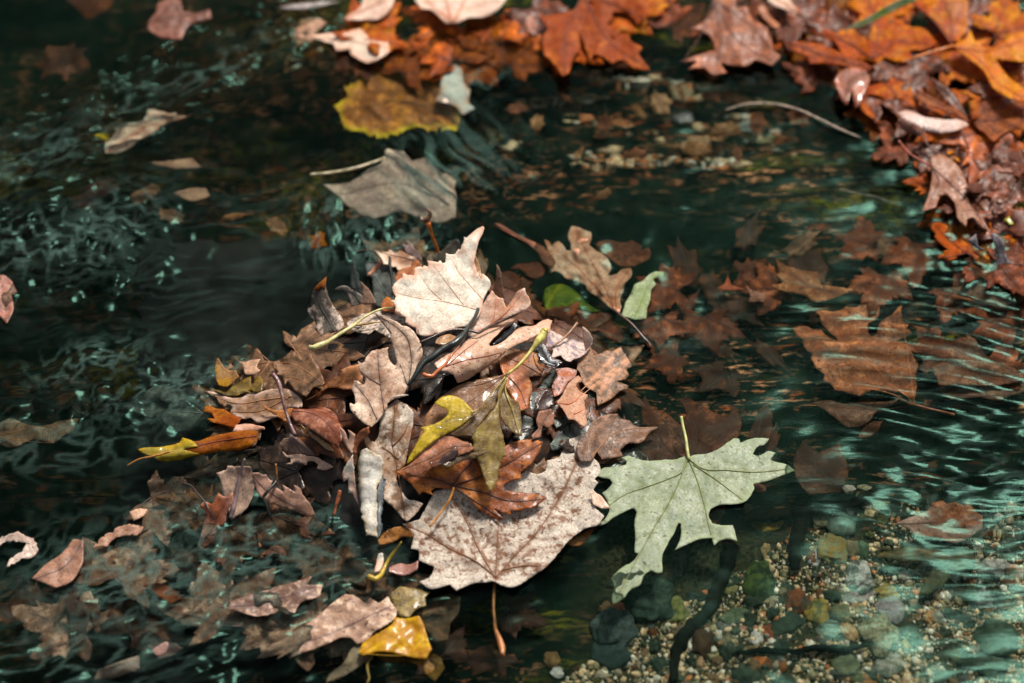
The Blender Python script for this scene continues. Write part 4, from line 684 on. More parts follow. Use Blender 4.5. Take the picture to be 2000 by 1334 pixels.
puddle('round puddle on the curled pink tan lobe', 'Z6', [(400,900),(450,850),(530,800),(560,760),(590,820),(570,890),(520,930),(440,945),(330,950),(300,930),(360,915)], .0275)
puddle('wet pool in the fork of the rolled cream leaf', 'Z5', [(1040,630),(1080,560),(1160,480),(1240,400),(1360,330),(1420,380),(1380,430),(1290,520),(1180,600),(1090,635)], .016)
puddle('splash of water in the pocket beside the pale knob of the yellow leaf', 'Z7', [(120,280),(180,220),(230,290),(270,380),(340,400),(380,420),(300,470),(230,450),(150,380)], .019)
# hidden bulk of the heap and the half seen leaves between the named ones
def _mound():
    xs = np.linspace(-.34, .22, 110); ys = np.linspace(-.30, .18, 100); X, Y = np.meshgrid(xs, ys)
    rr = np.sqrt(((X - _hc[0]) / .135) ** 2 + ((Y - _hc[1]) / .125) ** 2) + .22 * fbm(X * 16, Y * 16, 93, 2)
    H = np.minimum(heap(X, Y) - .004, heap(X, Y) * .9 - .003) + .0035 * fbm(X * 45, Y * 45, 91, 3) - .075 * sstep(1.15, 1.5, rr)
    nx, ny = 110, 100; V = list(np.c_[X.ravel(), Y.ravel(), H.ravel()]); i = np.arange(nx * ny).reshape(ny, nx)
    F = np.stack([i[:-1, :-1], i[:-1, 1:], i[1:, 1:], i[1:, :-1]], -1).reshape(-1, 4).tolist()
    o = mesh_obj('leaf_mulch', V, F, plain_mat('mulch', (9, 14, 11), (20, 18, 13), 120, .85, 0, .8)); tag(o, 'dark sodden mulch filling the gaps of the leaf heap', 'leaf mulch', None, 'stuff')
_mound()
# ------------------------------------------------------------------ half-hidden filler leaves: grown outlines of a plane leaf
def plane_outline(rng, w, h, deg, cx, cy):
    """five pointed lobes with a few teeth, base at the bottom; width w, height h in photograph pixels"""
    pts = []
    lobes = [(-118, .62), (-58, .9), (0, 1.0), (58, .88), (116, .6)]
    for i, (a, L) in enumerate(lobes):
        a += rng.uniform(-7, 7); L *= rng.uniform(.86, 1.08)
        for da, r in ((-24, .62), (-17, .76), (-13, .69), (-8, .86), (0, 1.0), (7, .84), (12, .69), (17, .77), (25, .60)):
            th = R(a + da * (1.0 if abs(a) < 90 else .8)); q = L * r * rng.uniform(.93, 1.06); pts.append((q * math.sin(th), -q * math.cos(th) + .22))
        if i < 4:
            am = (a + lobes[i + 1][0]) / 2; th = R(am); q = rng.uniform(.50, .62); pts.append((q * math.sin(th), -q * math.cos(th) + .22))
    pts.append((.05, .30)); pts.append((-.05, .30))
    c, s = math.cos(R(deg)), math.sin(R(deg)); out = []
    for x, y in pts: X = x * c - y * s; Y = x * s + y * c; out.append((cx + X * w * .62, cy + Y * h * .62))
    tips = [out[0]] and [out[-1]] + [out[i * 10 + 4] for i in range(5)]
    return out, tips

def scrap_outline(rng, w, h, deg, cx, cy):
    """a torn or folded leaf fragment: long, ragged, one pointed end"""
    pts = []; n = 20; e = rng.uniform(.3, .75)
    for i in range(n):
        th = 2 * math.pi * i / n; r = rng.uniform(.62, .86) * (1.5 if i == 0 else 1.3 if i % 3 == 0 else 1) * rng.uniform(.85, 1.1); pts.append((r * math.cos(th), r * e * math.sin(th)))
    c, s = math.cos(R(deg)), math.sin(R(deg)); return [(cx + (x * c - y * s) * w * .55, cy + (x * s + y * c) * h * .55) for x, y in pts], None

def filler(lab, cx, cy, w, deg, base, st, seed, group, name=PL, squash=.77, wave=.003, step=7, tilt=(0, 0), cup=0.0, small=100):
    rng = random.Random(seed); o, tips = (plane_outline if w >= small else scrap_outline)(rng, w, w * squash, deg, cx, cy)
    if tips is None: tips = [o[0], o[len(o) // 2]]
    return make_leaf(name, lab, 'F', [('blade', o)], base, st, tips=tips, wave=wave, step=step, group=group, tilt=tilt, cup=cup, side=True, vr=.8)
rng_ = random.Random(4)
GF = 'dark leaves half buried in the heap'
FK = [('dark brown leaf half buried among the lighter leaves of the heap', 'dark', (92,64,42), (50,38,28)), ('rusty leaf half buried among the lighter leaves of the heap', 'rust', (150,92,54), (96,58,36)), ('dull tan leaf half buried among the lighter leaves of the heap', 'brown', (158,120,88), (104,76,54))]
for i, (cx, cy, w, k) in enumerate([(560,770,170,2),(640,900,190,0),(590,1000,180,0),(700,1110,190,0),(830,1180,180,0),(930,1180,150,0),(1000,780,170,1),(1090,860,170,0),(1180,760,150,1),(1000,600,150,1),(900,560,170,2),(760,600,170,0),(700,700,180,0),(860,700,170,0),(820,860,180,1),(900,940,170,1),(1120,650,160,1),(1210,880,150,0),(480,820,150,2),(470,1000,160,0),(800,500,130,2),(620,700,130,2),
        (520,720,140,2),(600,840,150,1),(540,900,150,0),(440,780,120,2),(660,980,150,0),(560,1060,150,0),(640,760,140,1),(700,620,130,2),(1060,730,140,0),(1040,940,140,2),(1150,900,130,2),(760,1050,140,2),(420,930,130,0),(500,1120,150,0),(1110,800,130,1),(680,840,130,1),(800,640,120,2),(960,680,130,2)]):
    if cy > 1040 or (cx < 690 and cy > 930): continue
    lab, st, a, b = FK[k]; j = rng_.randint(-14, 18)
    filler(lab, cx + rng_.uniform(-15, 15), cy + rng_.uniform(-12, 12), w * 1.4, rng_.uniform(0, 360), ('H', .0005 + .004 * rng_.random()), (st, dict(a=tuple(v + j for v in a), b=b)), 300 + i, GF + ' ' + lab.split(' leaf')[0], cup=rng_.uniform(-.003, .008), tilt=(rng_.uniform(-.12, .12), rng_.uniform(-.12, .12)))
# ------------------------------------------------------------------ floating and sunken leaves round the heap
G2 = 'leaves under the moving water'
MS = lambda *a, **k: make_leaf(*a, **dict(dict(group=G2), **k))
make_leaf(PL, 'sage green plane leaf floating flat above the pebbles, stalk pointing upstream', 'Z10', [('blade', [(650,360),(670,350),(770,335),(850,300),(900,260),(940,238),(965,245),(970,270),(1020,250),(1090,238),(1150,245),(1130,275),(1070,300),(1050,340),(1080,350),(1150,320),(1190,330),(1160,375),(1200,390),(1260,405),(1310,440),(1250,465),(1160,500),(1050,525),(1060,550),(1040,590),(1000,635),(930,650),(840,655),(785,680),(775,720),(800,770),(850,780),(925,780),(955,880),(890,865),(840,880),(810,908),(795,860),(730,865),(640,900),(565,935),(590,890),(605,810),(605,775),(590,765),(560,830),(520,900),(490,960),(490,1070),(460,1082),(420,1060),(375,1090),(350,1150),(290,1180),(240,1240),(180,1270),(175,1230),(185,1140),(165,1110),(230,1050),(320,990),(340,955),(315,950),(320,850),(315,760),(330,700),(310,675),(270,690),(190,730),(110,780),(85,780),(130,740),(160,680),(150,640),(115,580),(160,545),(178,520),(165,495),(80,480),(75,465),(110,430),(200,420),(262,405),(265,385),(225,360),(270,352),(380,380),(500,375),(580,370),(635,355)])],
   ('z', .0026), 'sage', veins=[[(650,370),(740,430),(890,440),(1050,452),(1290,430)],[(680,405),(780,470),(1000,635)],[(650,370),(700,490),(740,620),(780,800),(805,900)],[(640,370),(600,490),(530,640),(440,790),(380,900),(200,1240)],[(640,380),(610,450),(520,495),(400,540),(240,600),(130,680)]], wave=.0018, step=4.5, cup=-.0030, stalks=[([(605,105),(615,160),(635,250),(645,330),(655,375)], [2.8,2.6,2.8,3.4,3], .012, .001, (196,196,128))])
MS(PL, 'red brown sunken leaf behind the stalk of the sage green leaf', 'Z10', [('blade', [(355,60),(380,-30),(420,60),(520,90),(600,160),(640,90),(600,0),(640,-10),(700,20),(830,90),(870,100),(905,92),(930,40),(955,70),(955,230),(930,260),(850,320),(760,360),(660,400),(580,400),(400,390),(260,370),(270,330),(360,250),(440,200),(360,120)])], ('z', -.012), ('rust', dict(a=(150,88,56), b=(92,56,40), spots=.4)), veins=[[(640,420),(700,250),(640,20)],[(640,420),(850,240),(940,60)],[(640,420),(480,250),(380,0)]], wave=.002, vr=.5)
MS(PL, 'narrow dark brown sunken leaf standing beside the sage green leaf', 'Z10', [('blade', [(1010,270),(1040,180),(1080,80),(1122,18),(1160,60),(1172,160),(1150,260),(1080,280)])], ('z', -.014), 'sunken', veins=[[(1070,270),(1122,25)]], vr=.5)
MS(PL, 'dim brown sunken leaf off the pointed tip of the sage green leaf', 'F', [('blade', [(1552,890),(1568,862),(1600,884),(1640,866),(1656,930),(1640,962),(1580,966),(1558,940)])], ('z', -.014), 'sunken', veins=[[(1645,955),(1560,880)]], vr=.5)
MS(PL, 'largest copper sunken leaf crossed by bright ripple lines', 'Z15', [('blade', [(465,505),(520,490),(560,495),(600,520),(640,515),(690,560),(755,606),(735,560),(690,520),(655,490),(640,440),(610,410),(660,395),(720,415),(770,400),(800,372),(860,385),(900,360),(960,345),(1020,335),(1010,400),(990,450),(940,490),(935,525),(957,556),(985,545),(1005,500),(1050,440),(1100,410),(1148,372),(1142,430),(1152,490),(1192,490),(1175,520),(1212,540),(1150,570),(1110,592),(1160,605),(1192,640),(1225,690),(1252,740),(1235,790),(1240,850),(1225,985),(1200,960),(1150,920),(1060,905),(960,902),(900,925),(840,918),(770,905),(735,900),(700,850),(655,842),(672,800),(640,775),(618,758),(600,720),(585,700),(592,670),(555,640),(530,600),(545,585),(500,555)])], ('z', -.017), ('copper', dict(a=(232,150,102), b=(150,86,56), vein=(206,120,66))), veins=[[(1225,985),(1000,780),(760,600),(480,520)],[(1225,985),(980,760),(860,560),(770,400)],[(1225,985),(1180,640),(1140,390)],[(1225,985),(1000,905),(720,880)]], wave=.002, cup=.003,
   stalks=[([(1220,980),(1330,1010),(1400,1025),(1475,1048)], [2.2,2,2,2.6], .001, .004, (170,100,64))])
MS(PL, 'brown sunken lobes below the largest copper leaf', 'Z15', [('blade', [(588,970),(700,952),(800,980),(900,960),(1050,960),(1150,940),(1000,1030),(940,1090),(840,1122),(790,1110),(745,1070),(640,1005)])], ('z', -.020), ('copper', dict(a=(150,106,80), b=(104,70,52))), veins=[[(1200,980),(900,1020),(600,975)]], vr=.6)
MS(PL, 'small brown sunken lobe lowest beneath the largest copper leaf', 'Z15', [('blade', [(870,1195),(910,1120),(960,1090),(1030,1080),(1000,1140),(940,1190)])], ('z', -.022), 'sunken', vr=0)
MS(PL, 'bright orange copper lobe just under the surface above the largest copper leaf', 'Z15', [('blade', [(365,80),(420,120),(500,145),(580,160),(620,165),(650,240),(720,250),(850,270),(760,315),(690,335),(650,345),(590,340),(550,310),(450,290),(380,270),(335,240),(400,235),(412,220),(370,185),(392,170)])], ('z', -.008), ('copper', dict(a=(226,156,104), b=(160,96,58))), veins=[[(750,300),(560,240),(380,100)]], wave=.002, vr=.5)
MS(FL, 'small pinkish sunken scrap beside the bright orange copper lobe', 'Z15', [('blade', [(180,238),(230,280),(302,290),(300,352),(198,347),(205,300)])], ('z', -.012), ('copper', dict(a=(216,150,124), b=(150,92,72))), vr=0)
MS(FL, 'red sunken scrap near the small pinkish scrap', 'Z15', [('blade', [(0,262),(40,240),(70,180),(90,240),(165,262),(80,275),(40,275)])], ('z', -.014), ('rust', dict(a=(206,106,70), b=(140,66,44))), vr=0)
MS(PL, 'brown leaf below the rippled bright water next to the largest copper leaf', 'Z15', [('blade', [(1230,500),(1290,520),(1380,580),(1430,640),(1500,580),(1540,600),(1550,532),(1620,612),(1700,690),(1800,730),(1920,830),(1850,840),(1700,870),(1560,870),(1380,860),(1330,760),(1270,650)])], ('z', -.015), ('copper', dict(a=(190,126,92), b=(130,84,62))), veins=[[(1900,830),(1650,650),(1555,545)],[(1900,830),(1500,740),(1240,510)]], wave=.002, vr=.6)
MS(PL, 'wide dim brown leaf with a long thin rib near the grey hooked leaf', 'Z15', [('blade', [(1385,265),(1500,250),(1540,200),(1600,140),(1750,100),(1930,150),(1930,330),(1750,390),(1640,345),(1500,292)])], ('z', -.010), ('brown', dict(a=(126,92,70), b=(88,66,52))), veins=[[(1600,120),(1750,230),(1900,330)]], wave=.002)
MS(FL, 'bright orange sliver in the dark hollow under the wide dim brown leaf', 'Z15', [('blade', [(1420,345),(1450,315),(1520,308),(1612,328),(1640,350),(1560,345),(1500,335)])], ('z', -.012), ('copper', dict(a=(226,140,86), b=(160,90,56))), vr=0)
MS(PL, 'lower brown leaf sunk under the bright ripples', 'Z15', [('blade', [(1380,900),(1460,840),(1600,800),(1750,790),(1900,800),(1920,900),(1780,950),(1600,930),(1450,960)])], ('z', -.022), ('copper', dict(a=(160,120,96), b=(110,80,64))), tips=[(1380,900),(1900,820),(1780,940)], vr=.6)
MS(FL, 'pale lime green leaf strip just under the surface', 'Z11', [('blade', [(1600,530),(1592,562),(1500,592),(1532,640),(1490,680),(1480,780),(1452,870),(1440,962),(1340,972),(1210,940),(1250,810),(1300,720),(1340,640),(1410,610),(1450,570),(1520,530)])], ('z', -.004), ('lime', dict(a=(250,250,206), b=(224,228,166), trans=.15)), veins=[[(1330,960),(1400,800),(1500,600),(1595,540)]], wave=.003, vr=.5)
MS(PL, 'crinkled peach leaf with curled lobes awash beyond the heap', 'Z11', [('blade', [(1190,910),(1140,890),(1060,820),(990,760),(890,700),(880,650),(780,610),(700,590),(640,540),(590,520),(540,545),(530,480),(470,420),(500,380),(570,390),(520,300),(497,230),(540,245),(560,300),(590,260),(630,245),(670,290),(690,330),(740,330),(740,270),(715,220),(720,150),(745,105),(800,110),(860,140),(922,160),(930,210),(910,280),(970,330),(1040,370),(1100,440),(1112,500),(1080,560),(1170,550),(1210,505),(1300,490),(1305,560),(1240,650),(1220,720),(1190,800),(1212,850)])], ('z', -.0045), ('peach', dict(a=(254,206,176), b=(216,150,114), c=(196,132,96), spec=.1)), veins=[[(1150,880),(950,640),(720,420),(520,250)],[(1150,880),(1000,560),(860,300),(780,120)],[(1160,880),(1160,700),(1290,500)]], wave=.006, warp=lambda p: .0035 * perlin(p[:, 0] / 13, p[:, 1] / 15, 444), vr=.8)
MS(FL, 'long copper leaf stalk slanting into the water at the crinkled peach leaf', 'Z11', [('blade', [(22,75),(60,78),(160,128),(300,208),(400,250),(480,290),(570,380),(600,450),(560,500),(520,470),(470,430),(440,360),(380,305),(300,245),(200,195),(60,112)])], ('z', .0), ('copper', dict(a=(196,124,92), b=(130,84,62))), veins=[[(25,78),(300,225),(540,480)]], side=False, tilt=(-.10, .0), vr=.5)
MS(PL, 'dim brown leaf behind the crinkled peach leaf', 'Z11', [('blade', [(970,260),(1100,230),(1190,250),(1240,250),(1310,230),(1400,280),(1380,330),(1460,300),(1492,360),(1470,410),(1330,470),(1210,470),(1100,400),(1000,330)])], ('z', -.010), ('copper', dict(a=(166,106,76), b=(110,70,52))), tips=[(1000,300),(1380,280),(1480,360)], wave=.005, vr=.5)
MS(FL, 'vivid green and yellow leaf under water beside the crinkled peach leaf', 'Z11', [('blade', [(490,690),(560,650),(650,640),(740,680),(830,760),(900,830),(1015,892),(930,900),(830,870),(760,850),(680,860),(580,880),(510,900),(480,780)])], ('z', -.008), 'mossy', tips=[(500,880),(1010,892),(640,645)], wave=.003, vr=.4)
for lab, pts, zz in (('reddish brown wet leaf below the vivid green leaf', [(500,890),(620,862),(700,850),(800,808),(822,830),(780,920),(740,960),(800,1010),(760,1040),(660,1000),(560,1030),(470,1010),(520,950)], -.003),
                     ('red brown toothed leaf between the vivid green leaf and the brown speckled leaf', [(780,900),(940,930),(1010,900),(1060,960),(1110,930),(1130,1000),(1200,1050),(1240,1150),(1180,1190),(1060,1140),(1000,1080),(960,1110),(900,1060),(850,1000)], -.006),
                     ('dark red oval leaf in the water behind the peach veined cream leaf', [(90,530),(170,520),(240,560),(280,600),(270,660),(190,705),(110,685),(80,600)], -.001),
                     ('dim brown leaf beneath the stalk of the crinkled peach leaf', [(170,500),(230,460),(330,450),(420,440),(510,470),(480,560),(420,600),(330,560),(280,510)], -.006)):
    MS(FL, lab, 'Z11', [('blade', pts)], ('z', zz), ('rust', dict(a=(176,96,60), b=(110,62,42))), tips=[pts[0], pts[len(pts) // 2], pts[len(pts) // 2 + 2]], wave=.004, vr=.5)
# lower right
MS(FL, 'copper toothed leaf lying on the pebbles near the glare of the water', 'P', [('blade', [(1330,460),(1400,432),(1500,392),(1520,350),(1580,338),(1600,360),(1640,352),(1690,372),(1702,338),(1740,390),(1782,420),(1785,480),(1700,540),(1650,562),(1540,532),(1440,522),(1390,482)])], ('z', -.010), ('copper', dict(a=(206,136,96), b=(150,86,54), c=(214,176,160))), veins=[[(1340,462),(1550,460),(1770,440)]], wave=.003, vr=.6)
MS(FL, 'thin olive leaf blurred under the copper toothed leaf', 'P', [('blade', [(1210,630),(1350,592),(1480,560),(1600,570),(1745,600),(1745,690),(1640,705),(1560,660),(1400,655)])], ('z', -.022), ('darkolive', dict(a=(78,76,34), b=(54,56,28))), tips=[(1740,640),(1215,630)], vr=.5)
MS(FL, 'dark green leaf blade pointing down over the gravel below the olive leaf', 'P', [('blade', [(1450,835),(1480,760),(1520,700),(1600,685),(1620,720),(1560,795),(1500,830)])], ('z', -.026), ('darkolive', dict(a=(70,72,34), b=(50,54,28))), vr=0)
make_leaf(FL, 'small brown leaf under the drooping tip of the sage green leaf', 'F', [('blade', [(1185,1195),(1205,1168),(1222,1180),(1225,1200),(1195,1202)])], ('bed', .004), ('copper', {}), group=G2, vr=0)
make_leaf(FL, 'brown leaf fragment seen through the bay of the sage green leaf', 'Z10', [('blade', [(780,650),(880,650),(880,690),(850,740),(820,782),(785,770),(770,700)])], ('z', -.012), ('sunken', {}), group=G2, vr=0)
# dark bars added on the bed in place of the floating leaf's soft shadows
GS = 'dark shadow bars added on the bed'
make_twig('dark bar added as shadow running down from the sage green leaf over the gravel', 'F', [(1432,1062),(1420,1100),(1400,1150),(1385,1190),(1345,1230),(1322,1270),(1315,1334)], [15,13,15,12,14,10,7], ('bed', .006), (24, 24, 18), group=GS, name='shadow_bar', coat=0)
make_twig('forked dark bar added as leaf shadow among the pebbles', 'F', [(1560,985),(1563,1020),(1555,1060),(1552,1110)], [14,13,15,9], ('bed', .006), (24, 24, 18), group=GS, name='shadow_bar', coat=0)
make_twig('dark bar added as leaf shadow crossing above the square pebble', 'F', [(1440,1012),(1500,1008),(1570,998),(1650,985),(1720,962),(1790,958)], [9,13,12,10,6,3], ('bed', .010), (24, 24, 18), group=GS, name='shadow_bar', coat=0)
make_twig('thin straight dark bar added as shadow among the lowest pebbles', 'P', [(500,1136),(640,1118),(780,1128),(900,1108),(1080,1112),(1210,1090)], [4,7,6,7,2], ('bed', .008), (14, 20, 17), group=GS, name='shadow_bar', coat=0)
# lower left
MS(FL, 'pink veined narrow leaf pointing out into the broken water', 'Z14', [('blade', [(88,500),(180,508),(200,460),(330,410),(480,370),(560,342),(690,312),(800,272),(835,262),(800,330),(920,330),(900,420),(740,480),(700,552),(640,562),(600,530),(520,560),(400,573),(300,550),(180,522)])], ('z', .003), ('dusk', dict(a=(232,194,168), b=(120,88,70), scale=80, soft=.08)), veins=[[(100,504),(400,480),(850,350)]], wave=.003, vr=.5)
MS(PL, 'large pale pink leaf with broken reflections ending at the golden leaf', 'Z14', [('blade', [(400,902),(500,810),(620,750),(760,650),(900,560),(960,500),(1090,400),(1160,410),(1250,470),(1290,430),(1360,472),(1430,420),(1460,470),(1502,520),(1490,580),(1420,640),(1330,690),(1240,780),(1190,790),(1140,740),(1060,740),(980,780),(880,820),(760,860),(650,906),(690,850),(640,870),(565,912),(590,870),(480,892)])], ('z', .0015), ('dusk', dict(a=(242,210,182), b=(176,138,112), spots=.3, scale=60, soft=.08)), veins=[[(1440,500),(1000,700),(420,895)]], wave=.003, tilt=(.05, 0), vr=.5)
MS(FL, 'brightest golden yellow leaf at the foot of the heap', 'Z14', [('blade', [(1200,850),(1240,780),(1380,692),(1470,622),(1482,582),(1560,592),(1672,570),(1712,640),(1740,740),(1772,830),(1730,905),(1640,900),(1560,880),(1440,852),(1330,852),(1230,880)])], ('z', .006), 'gold', tips=[(1215,860),(1700,600),(1750,860)], wave=.004, vr=.4)
MS(FL, 'olive toothed leaf above the golden yellow leaf', 'Z14', [('blade', [(1440,400),(1530,340),(1650,360),(1760,390),(1720,430),(1732,492),(1650,522),(1600,582),(1520,575),(1480,500)])], ('z', .003), ('olive', dict(a=(176,152,96), b=(124,104,62))), veins=[[(1460,430),(1600,480),(1720,410)]], wave=.002, vr=.5)
MS(FL, 'olive brown leaf flap hanging below the golden yellow leaf', 'Z14', [('blade', [(1330,870),(1440,852),(1640,902),(1740,905),(1780,862),(1850,900),(1876,980),(1800,1082),(1732,1032),(1700,960),(1600,932),(1450,932),(1380,920)])], ('z', -.001), ('darkolive', dict(a=(136,100,40), b=(92,68,32))), wave=.003, vr=0, stalks=[([(1310,890),(1270,950),(1275,1010),(1285,1060),(1265,1100)], [2,2.4,2.4,2.2,1.5], 0, 0, (186,150,70))])
MS(FL, 'tan wedge of leaf in the water under the large pale pink leaf', 'Z14', [('blade', [(1090,930),(1160,822),(1222,800),(1222,880),(1330,872),(1200,970),(1040,1062),(945,1092),(960,1050)])], ('z', -.003), ('tan', dict(a=(176,150,124), b=(120,98,76))), vr=0)
MS(FL, 'muted brown leaf sunk below the olive toothed leaf', 'Z14', [('blade', [(1620,560),(1780,450),(1900,400),(2000,420),(1980,560),(1920,640),(1900,760),(1800,780),(1730,680)])], ('z', -.010), ('brown', dict(a=(110,88,64), b=(74,60,46))), tips=[(1640,570),(1990,430),(1900,740)], vr=.5)
MS(FL, 'pinkish folded leaf rising from the broken water', 'L', [('blade', [(135,622),(200,560),(270,510),(318,450),(362,455),(356,560),(300,640),(240,662),(190,640)])], ('z', .004), ('dusk', dict(a=(196,146,118), b=(130,90,70), spots=.3)), veins=[[(360,458),(290,560),(150,625)]], side=False, tilt=(.1, 0), wave=.003, vr=.8)
MS(PL, 'dark brown three pointed leaf hanging below the pinkish folded leaf', 'L', [('blade', [(350,478),(400,520),(392,600),(335,720),(430,730),(442,850),(420,862),(388,780),(352,900),(328,922),(300,830),(290,740),(240,822),(240,780),(280,680)])], ('z', -.006), ('sunken', dict(a=(110,74,54), b=(70,46,36))), veins=[[(360,490),(320,700),(330,915)]], vr=.5)
MS(FL, 'white curled rim of a leaf awash in the corner', 'L', [('blade', [(-10,462),(30,430),(90,428),(150,458),(168,500),(140,530),(90,540),(30,572),(38,540),(90,508),(112,470),(50,458),(0,476)])], ('z', .004), ('dusk', dict(a=(226,206,190), b=(170,140,124), spots=.2)), vr=0, wave=.004, serr=1.2)
MS(FL, 'pinkish leaf edge breaking the surface above the frothy water', 'L', [('blade', [(405,482),(430,450),(490,418),(560,388),(625,400),(605,432),(520,440),(440,486)])], ('z', .003), ('dusk', dict(a=(206,160,132), b=(150,106,82), spots=.3)), vr=0, wave=.004, serr=1.2, tilt=(.05, .12))
MS(FL, 'small pale leaf corner lifting out of the froth', 'L', [('blade', [(563,332),(600,318),(640,322),(622,350),(580,372)])], ('z', .006), ('dusk', {}), vr=0)
MS(FL, 'grey pink leaf strip drifting below the broken water', 'L', [('blade', [(405,1060),(430,1012),(520,982),(602,958),(605,1010),(525,1042)])], ('z', -.003), ('dusk', dict(a=(170,144,130), b=(124,104,94))), vr=0, wave=.003)
MS(FL, 'pinkish leaf piece drifting next to the grey pink strip', 'L', [('blade', [(640,912),(720,882),(795,922),(742,962),(690,972),(660,940)])], ('z', -.003), ('dusk', dict(a=(180,144,132), b=(130,100,92))), vr=0, wave=.003)
MS(FL, 'rusty leaf shred among the froth', 'L', [('blade', [(620,650),(680,640),(760,670),(800,700),(740,730),(690,700)])], ('z', -.004), 'rust', vr=0)
MS(PL, 'shadowy ribbed leaf under clear water where the long yellow leaf points', 'W', [('blade', [(640,1060),(720,1000),(800,940),(900,960),(980,1040),(1060,1080),(980,1180),(900,1180),(840,1120),(760,1100)])], ('z', -.008), ('slate', dict(a=(96,106,96), b=(58,68,62))), tips=[(1050,1085),(650,1058),(840,950)], vr=.8)
MS(FL, 'reddish leaf curl at the edge of the photo above the dark pool', 'W', [('blade', [(-20,360),(30,372),(75,420),(88,460),(60,470),(70,540),(35,620),(-20,560)])], ('z', .002), ('copper', dict(a=(190,130,110), b=(120,80,64))), vr=0, wave=.004)
MS(PL, 'pale brown ghostly leaf on the bed beside the broken water', 'W', [('blade', [(-30,1150),(60,1110),(140,1150),(220,1160),(300,1130),(400,1110),(380,1180),(280,1240),(180,1220),(60,1265),(-30,1230)])], ('z', -.012), ('brown', dict(a=(150,130,106), b=(96,84,68))), tips=[(-20,1200),(390,1120),(280,1235)], vr=.5)
# ------------------------------------------------------------------ upper edge: drift of orange leaves and the leaves swept along the far side
G3 = 'orange leaves drifted along the far bank'
MB = lambda *a, **k: make_leaf(*a, **dict(dict(group=G3, wave=.003), **k))
MB(PL, 'hanging orange plane leaf with deep lobes over the dark far water', 'T', [('blade', [(1390,60),(1430,40),(1470,-40),(1750,-40),(1790,40),(1772,100),(1735,118),(1690,62),(1612,60),(1622,90),(1592,112),(1622,160),(1690,165),(1702,200),(1762,232),(1740,262),(1802,342),(1720,332),(1660,292),(1612,312),(1550,270),(1522,262),(1505,302),(1482,230),(1452,150),(1462,240),(1440,262),(1402,360),(1370,372),(1340,330),(1310,290),(1282,270),(1272,190),(1300,140),(1262,85),(1330,70)])], ('z', .008), ('orange', dict(a=(232,132,52), b=(186,88,44))), veins=[[(1470,-30),(1380,200),(1380,360)],[(1470,-30),(1600,200),(1780,330)],[(1470,-30),(1640,30),(1770,90)]], cup=.003)
MB(PL, 'pale pink fan shaped leaf at the top of the drift', 'T', [('blade', [(640,-20),(1110,-20),(1062,40),(990,82),(900,92),(862,112),(800,115),(768,80),(730,50),(680,42)])], ('z', .014), 'peach', veins=[[(830,110),(800,-10)],[(840,110),(900,-10)],[(830,105),(700,0)]])
MB(FL, 'pale pointed leaf lying left of the pale pink fan leaf', 'T', [('blade', [(298,96),(330,70),(380,40),(400,-20),(560,-20),(520,60),(480,92),(400,98)])], ('z', .012), ('peach', dict(c=(220,140,70))), veins=[[(300,95),(530,-10)]])
MB(FL, 'cream pointed leaf with a bent corner at the end of the drift', 'T', [('blade', [(128,178),(220,162),(320,158),(380,138),(440,190),(520,208),(528,250),(470,292),(420,307),(340,270),(330,240),(270,252),(252,215)])], ('z', .005), ('cream', dict(c=(196,150,110))), veins=[[(135,180),(330,200),(510,230)]], cup=.004)
MB(PL, 'brown and yellow edged leaf streaming under the water below the drift', 'T', [('blade', [(258,512),(320,470),(308,420),(370,390),(430,310),(480,330),(560,350),(640,330),(760,340),(850,420),(872,560),(852,642),(790,632),(720,642),(640,622),(560,662),(480,672),(400,652),(300,632),(292,570)])], ('z', -.012), ('tan', dict(a=(244,160,70), b=(170,104,56), edge=(226,196,50), c=(206,130,66))), veins=[[(860,600),(600,500),(300,540)],[(860,600),(600,420),(450,340)]], wave=.005, serr=1.6, warp=lambda p: .0012 * perlin(p[:, 0] / 22, p[:, 1] / 12, 446))
MB(FL, 'white leaf strip with wavy edges on the streaming brown leaf', 'T', [('blade', [(778,340),(842,308),(882,340),(892,410),(922,440),(912,500),(942,530),(882,562),(850,522),(748,492),(772,440)])], ('z', -.004), ('cream', dict(a=(250,244,232), b=(226,216,204), spots=0)), wave=.004)
MB(PL, 'pinkish grey leaf awash in the middle of the current above the heap', 'T', [('blade', [(268,952),(200,900),(330,890),(420,830),(480,800),(510,730),(600,730),(640,780),(700,770),(760,822),(850,880),(852,1060),(760,1085),(680,1062),(560,1032),(480,1062),(400,1052),(340,1012)])], ('z', -.011), ('dusk', dict(a=(254,212,188), b=(176,146,134))), veins=[[(820,1000),(600,900),(280,950)],[(820,1000),(660,880),(560,740)]], wave=.004, warp=lambda p: .0012 * perlin(p[:, 0] / 14, p[:, 1] / 22, 445), stalks=[([(140,852),(250,842),(380,815),(505,770)], [2.6,3.2,3,2.4], .003, .002, (206,190,150), ('z', -.002))])
MB(FL, 'pale peach leaf speeding through the dark far water', 'U', [('blade', [(590,852),(578,790),(640,740),(720,690),(800,660),(820,600),(900,610),(1055,652),(980,672),(900,702),(850,740),(770,792),(690,832),(640,852)]), ('yellow_corner', [(528,752),(600,738),(606,772),(540,775)], dict(st='yellow'))], ('z', -.008), ('peach', dict(a=(248,214,188), b=(190,146,124))), veins=[[(600,840),(800,720),(1040,652)]], wave=.005)
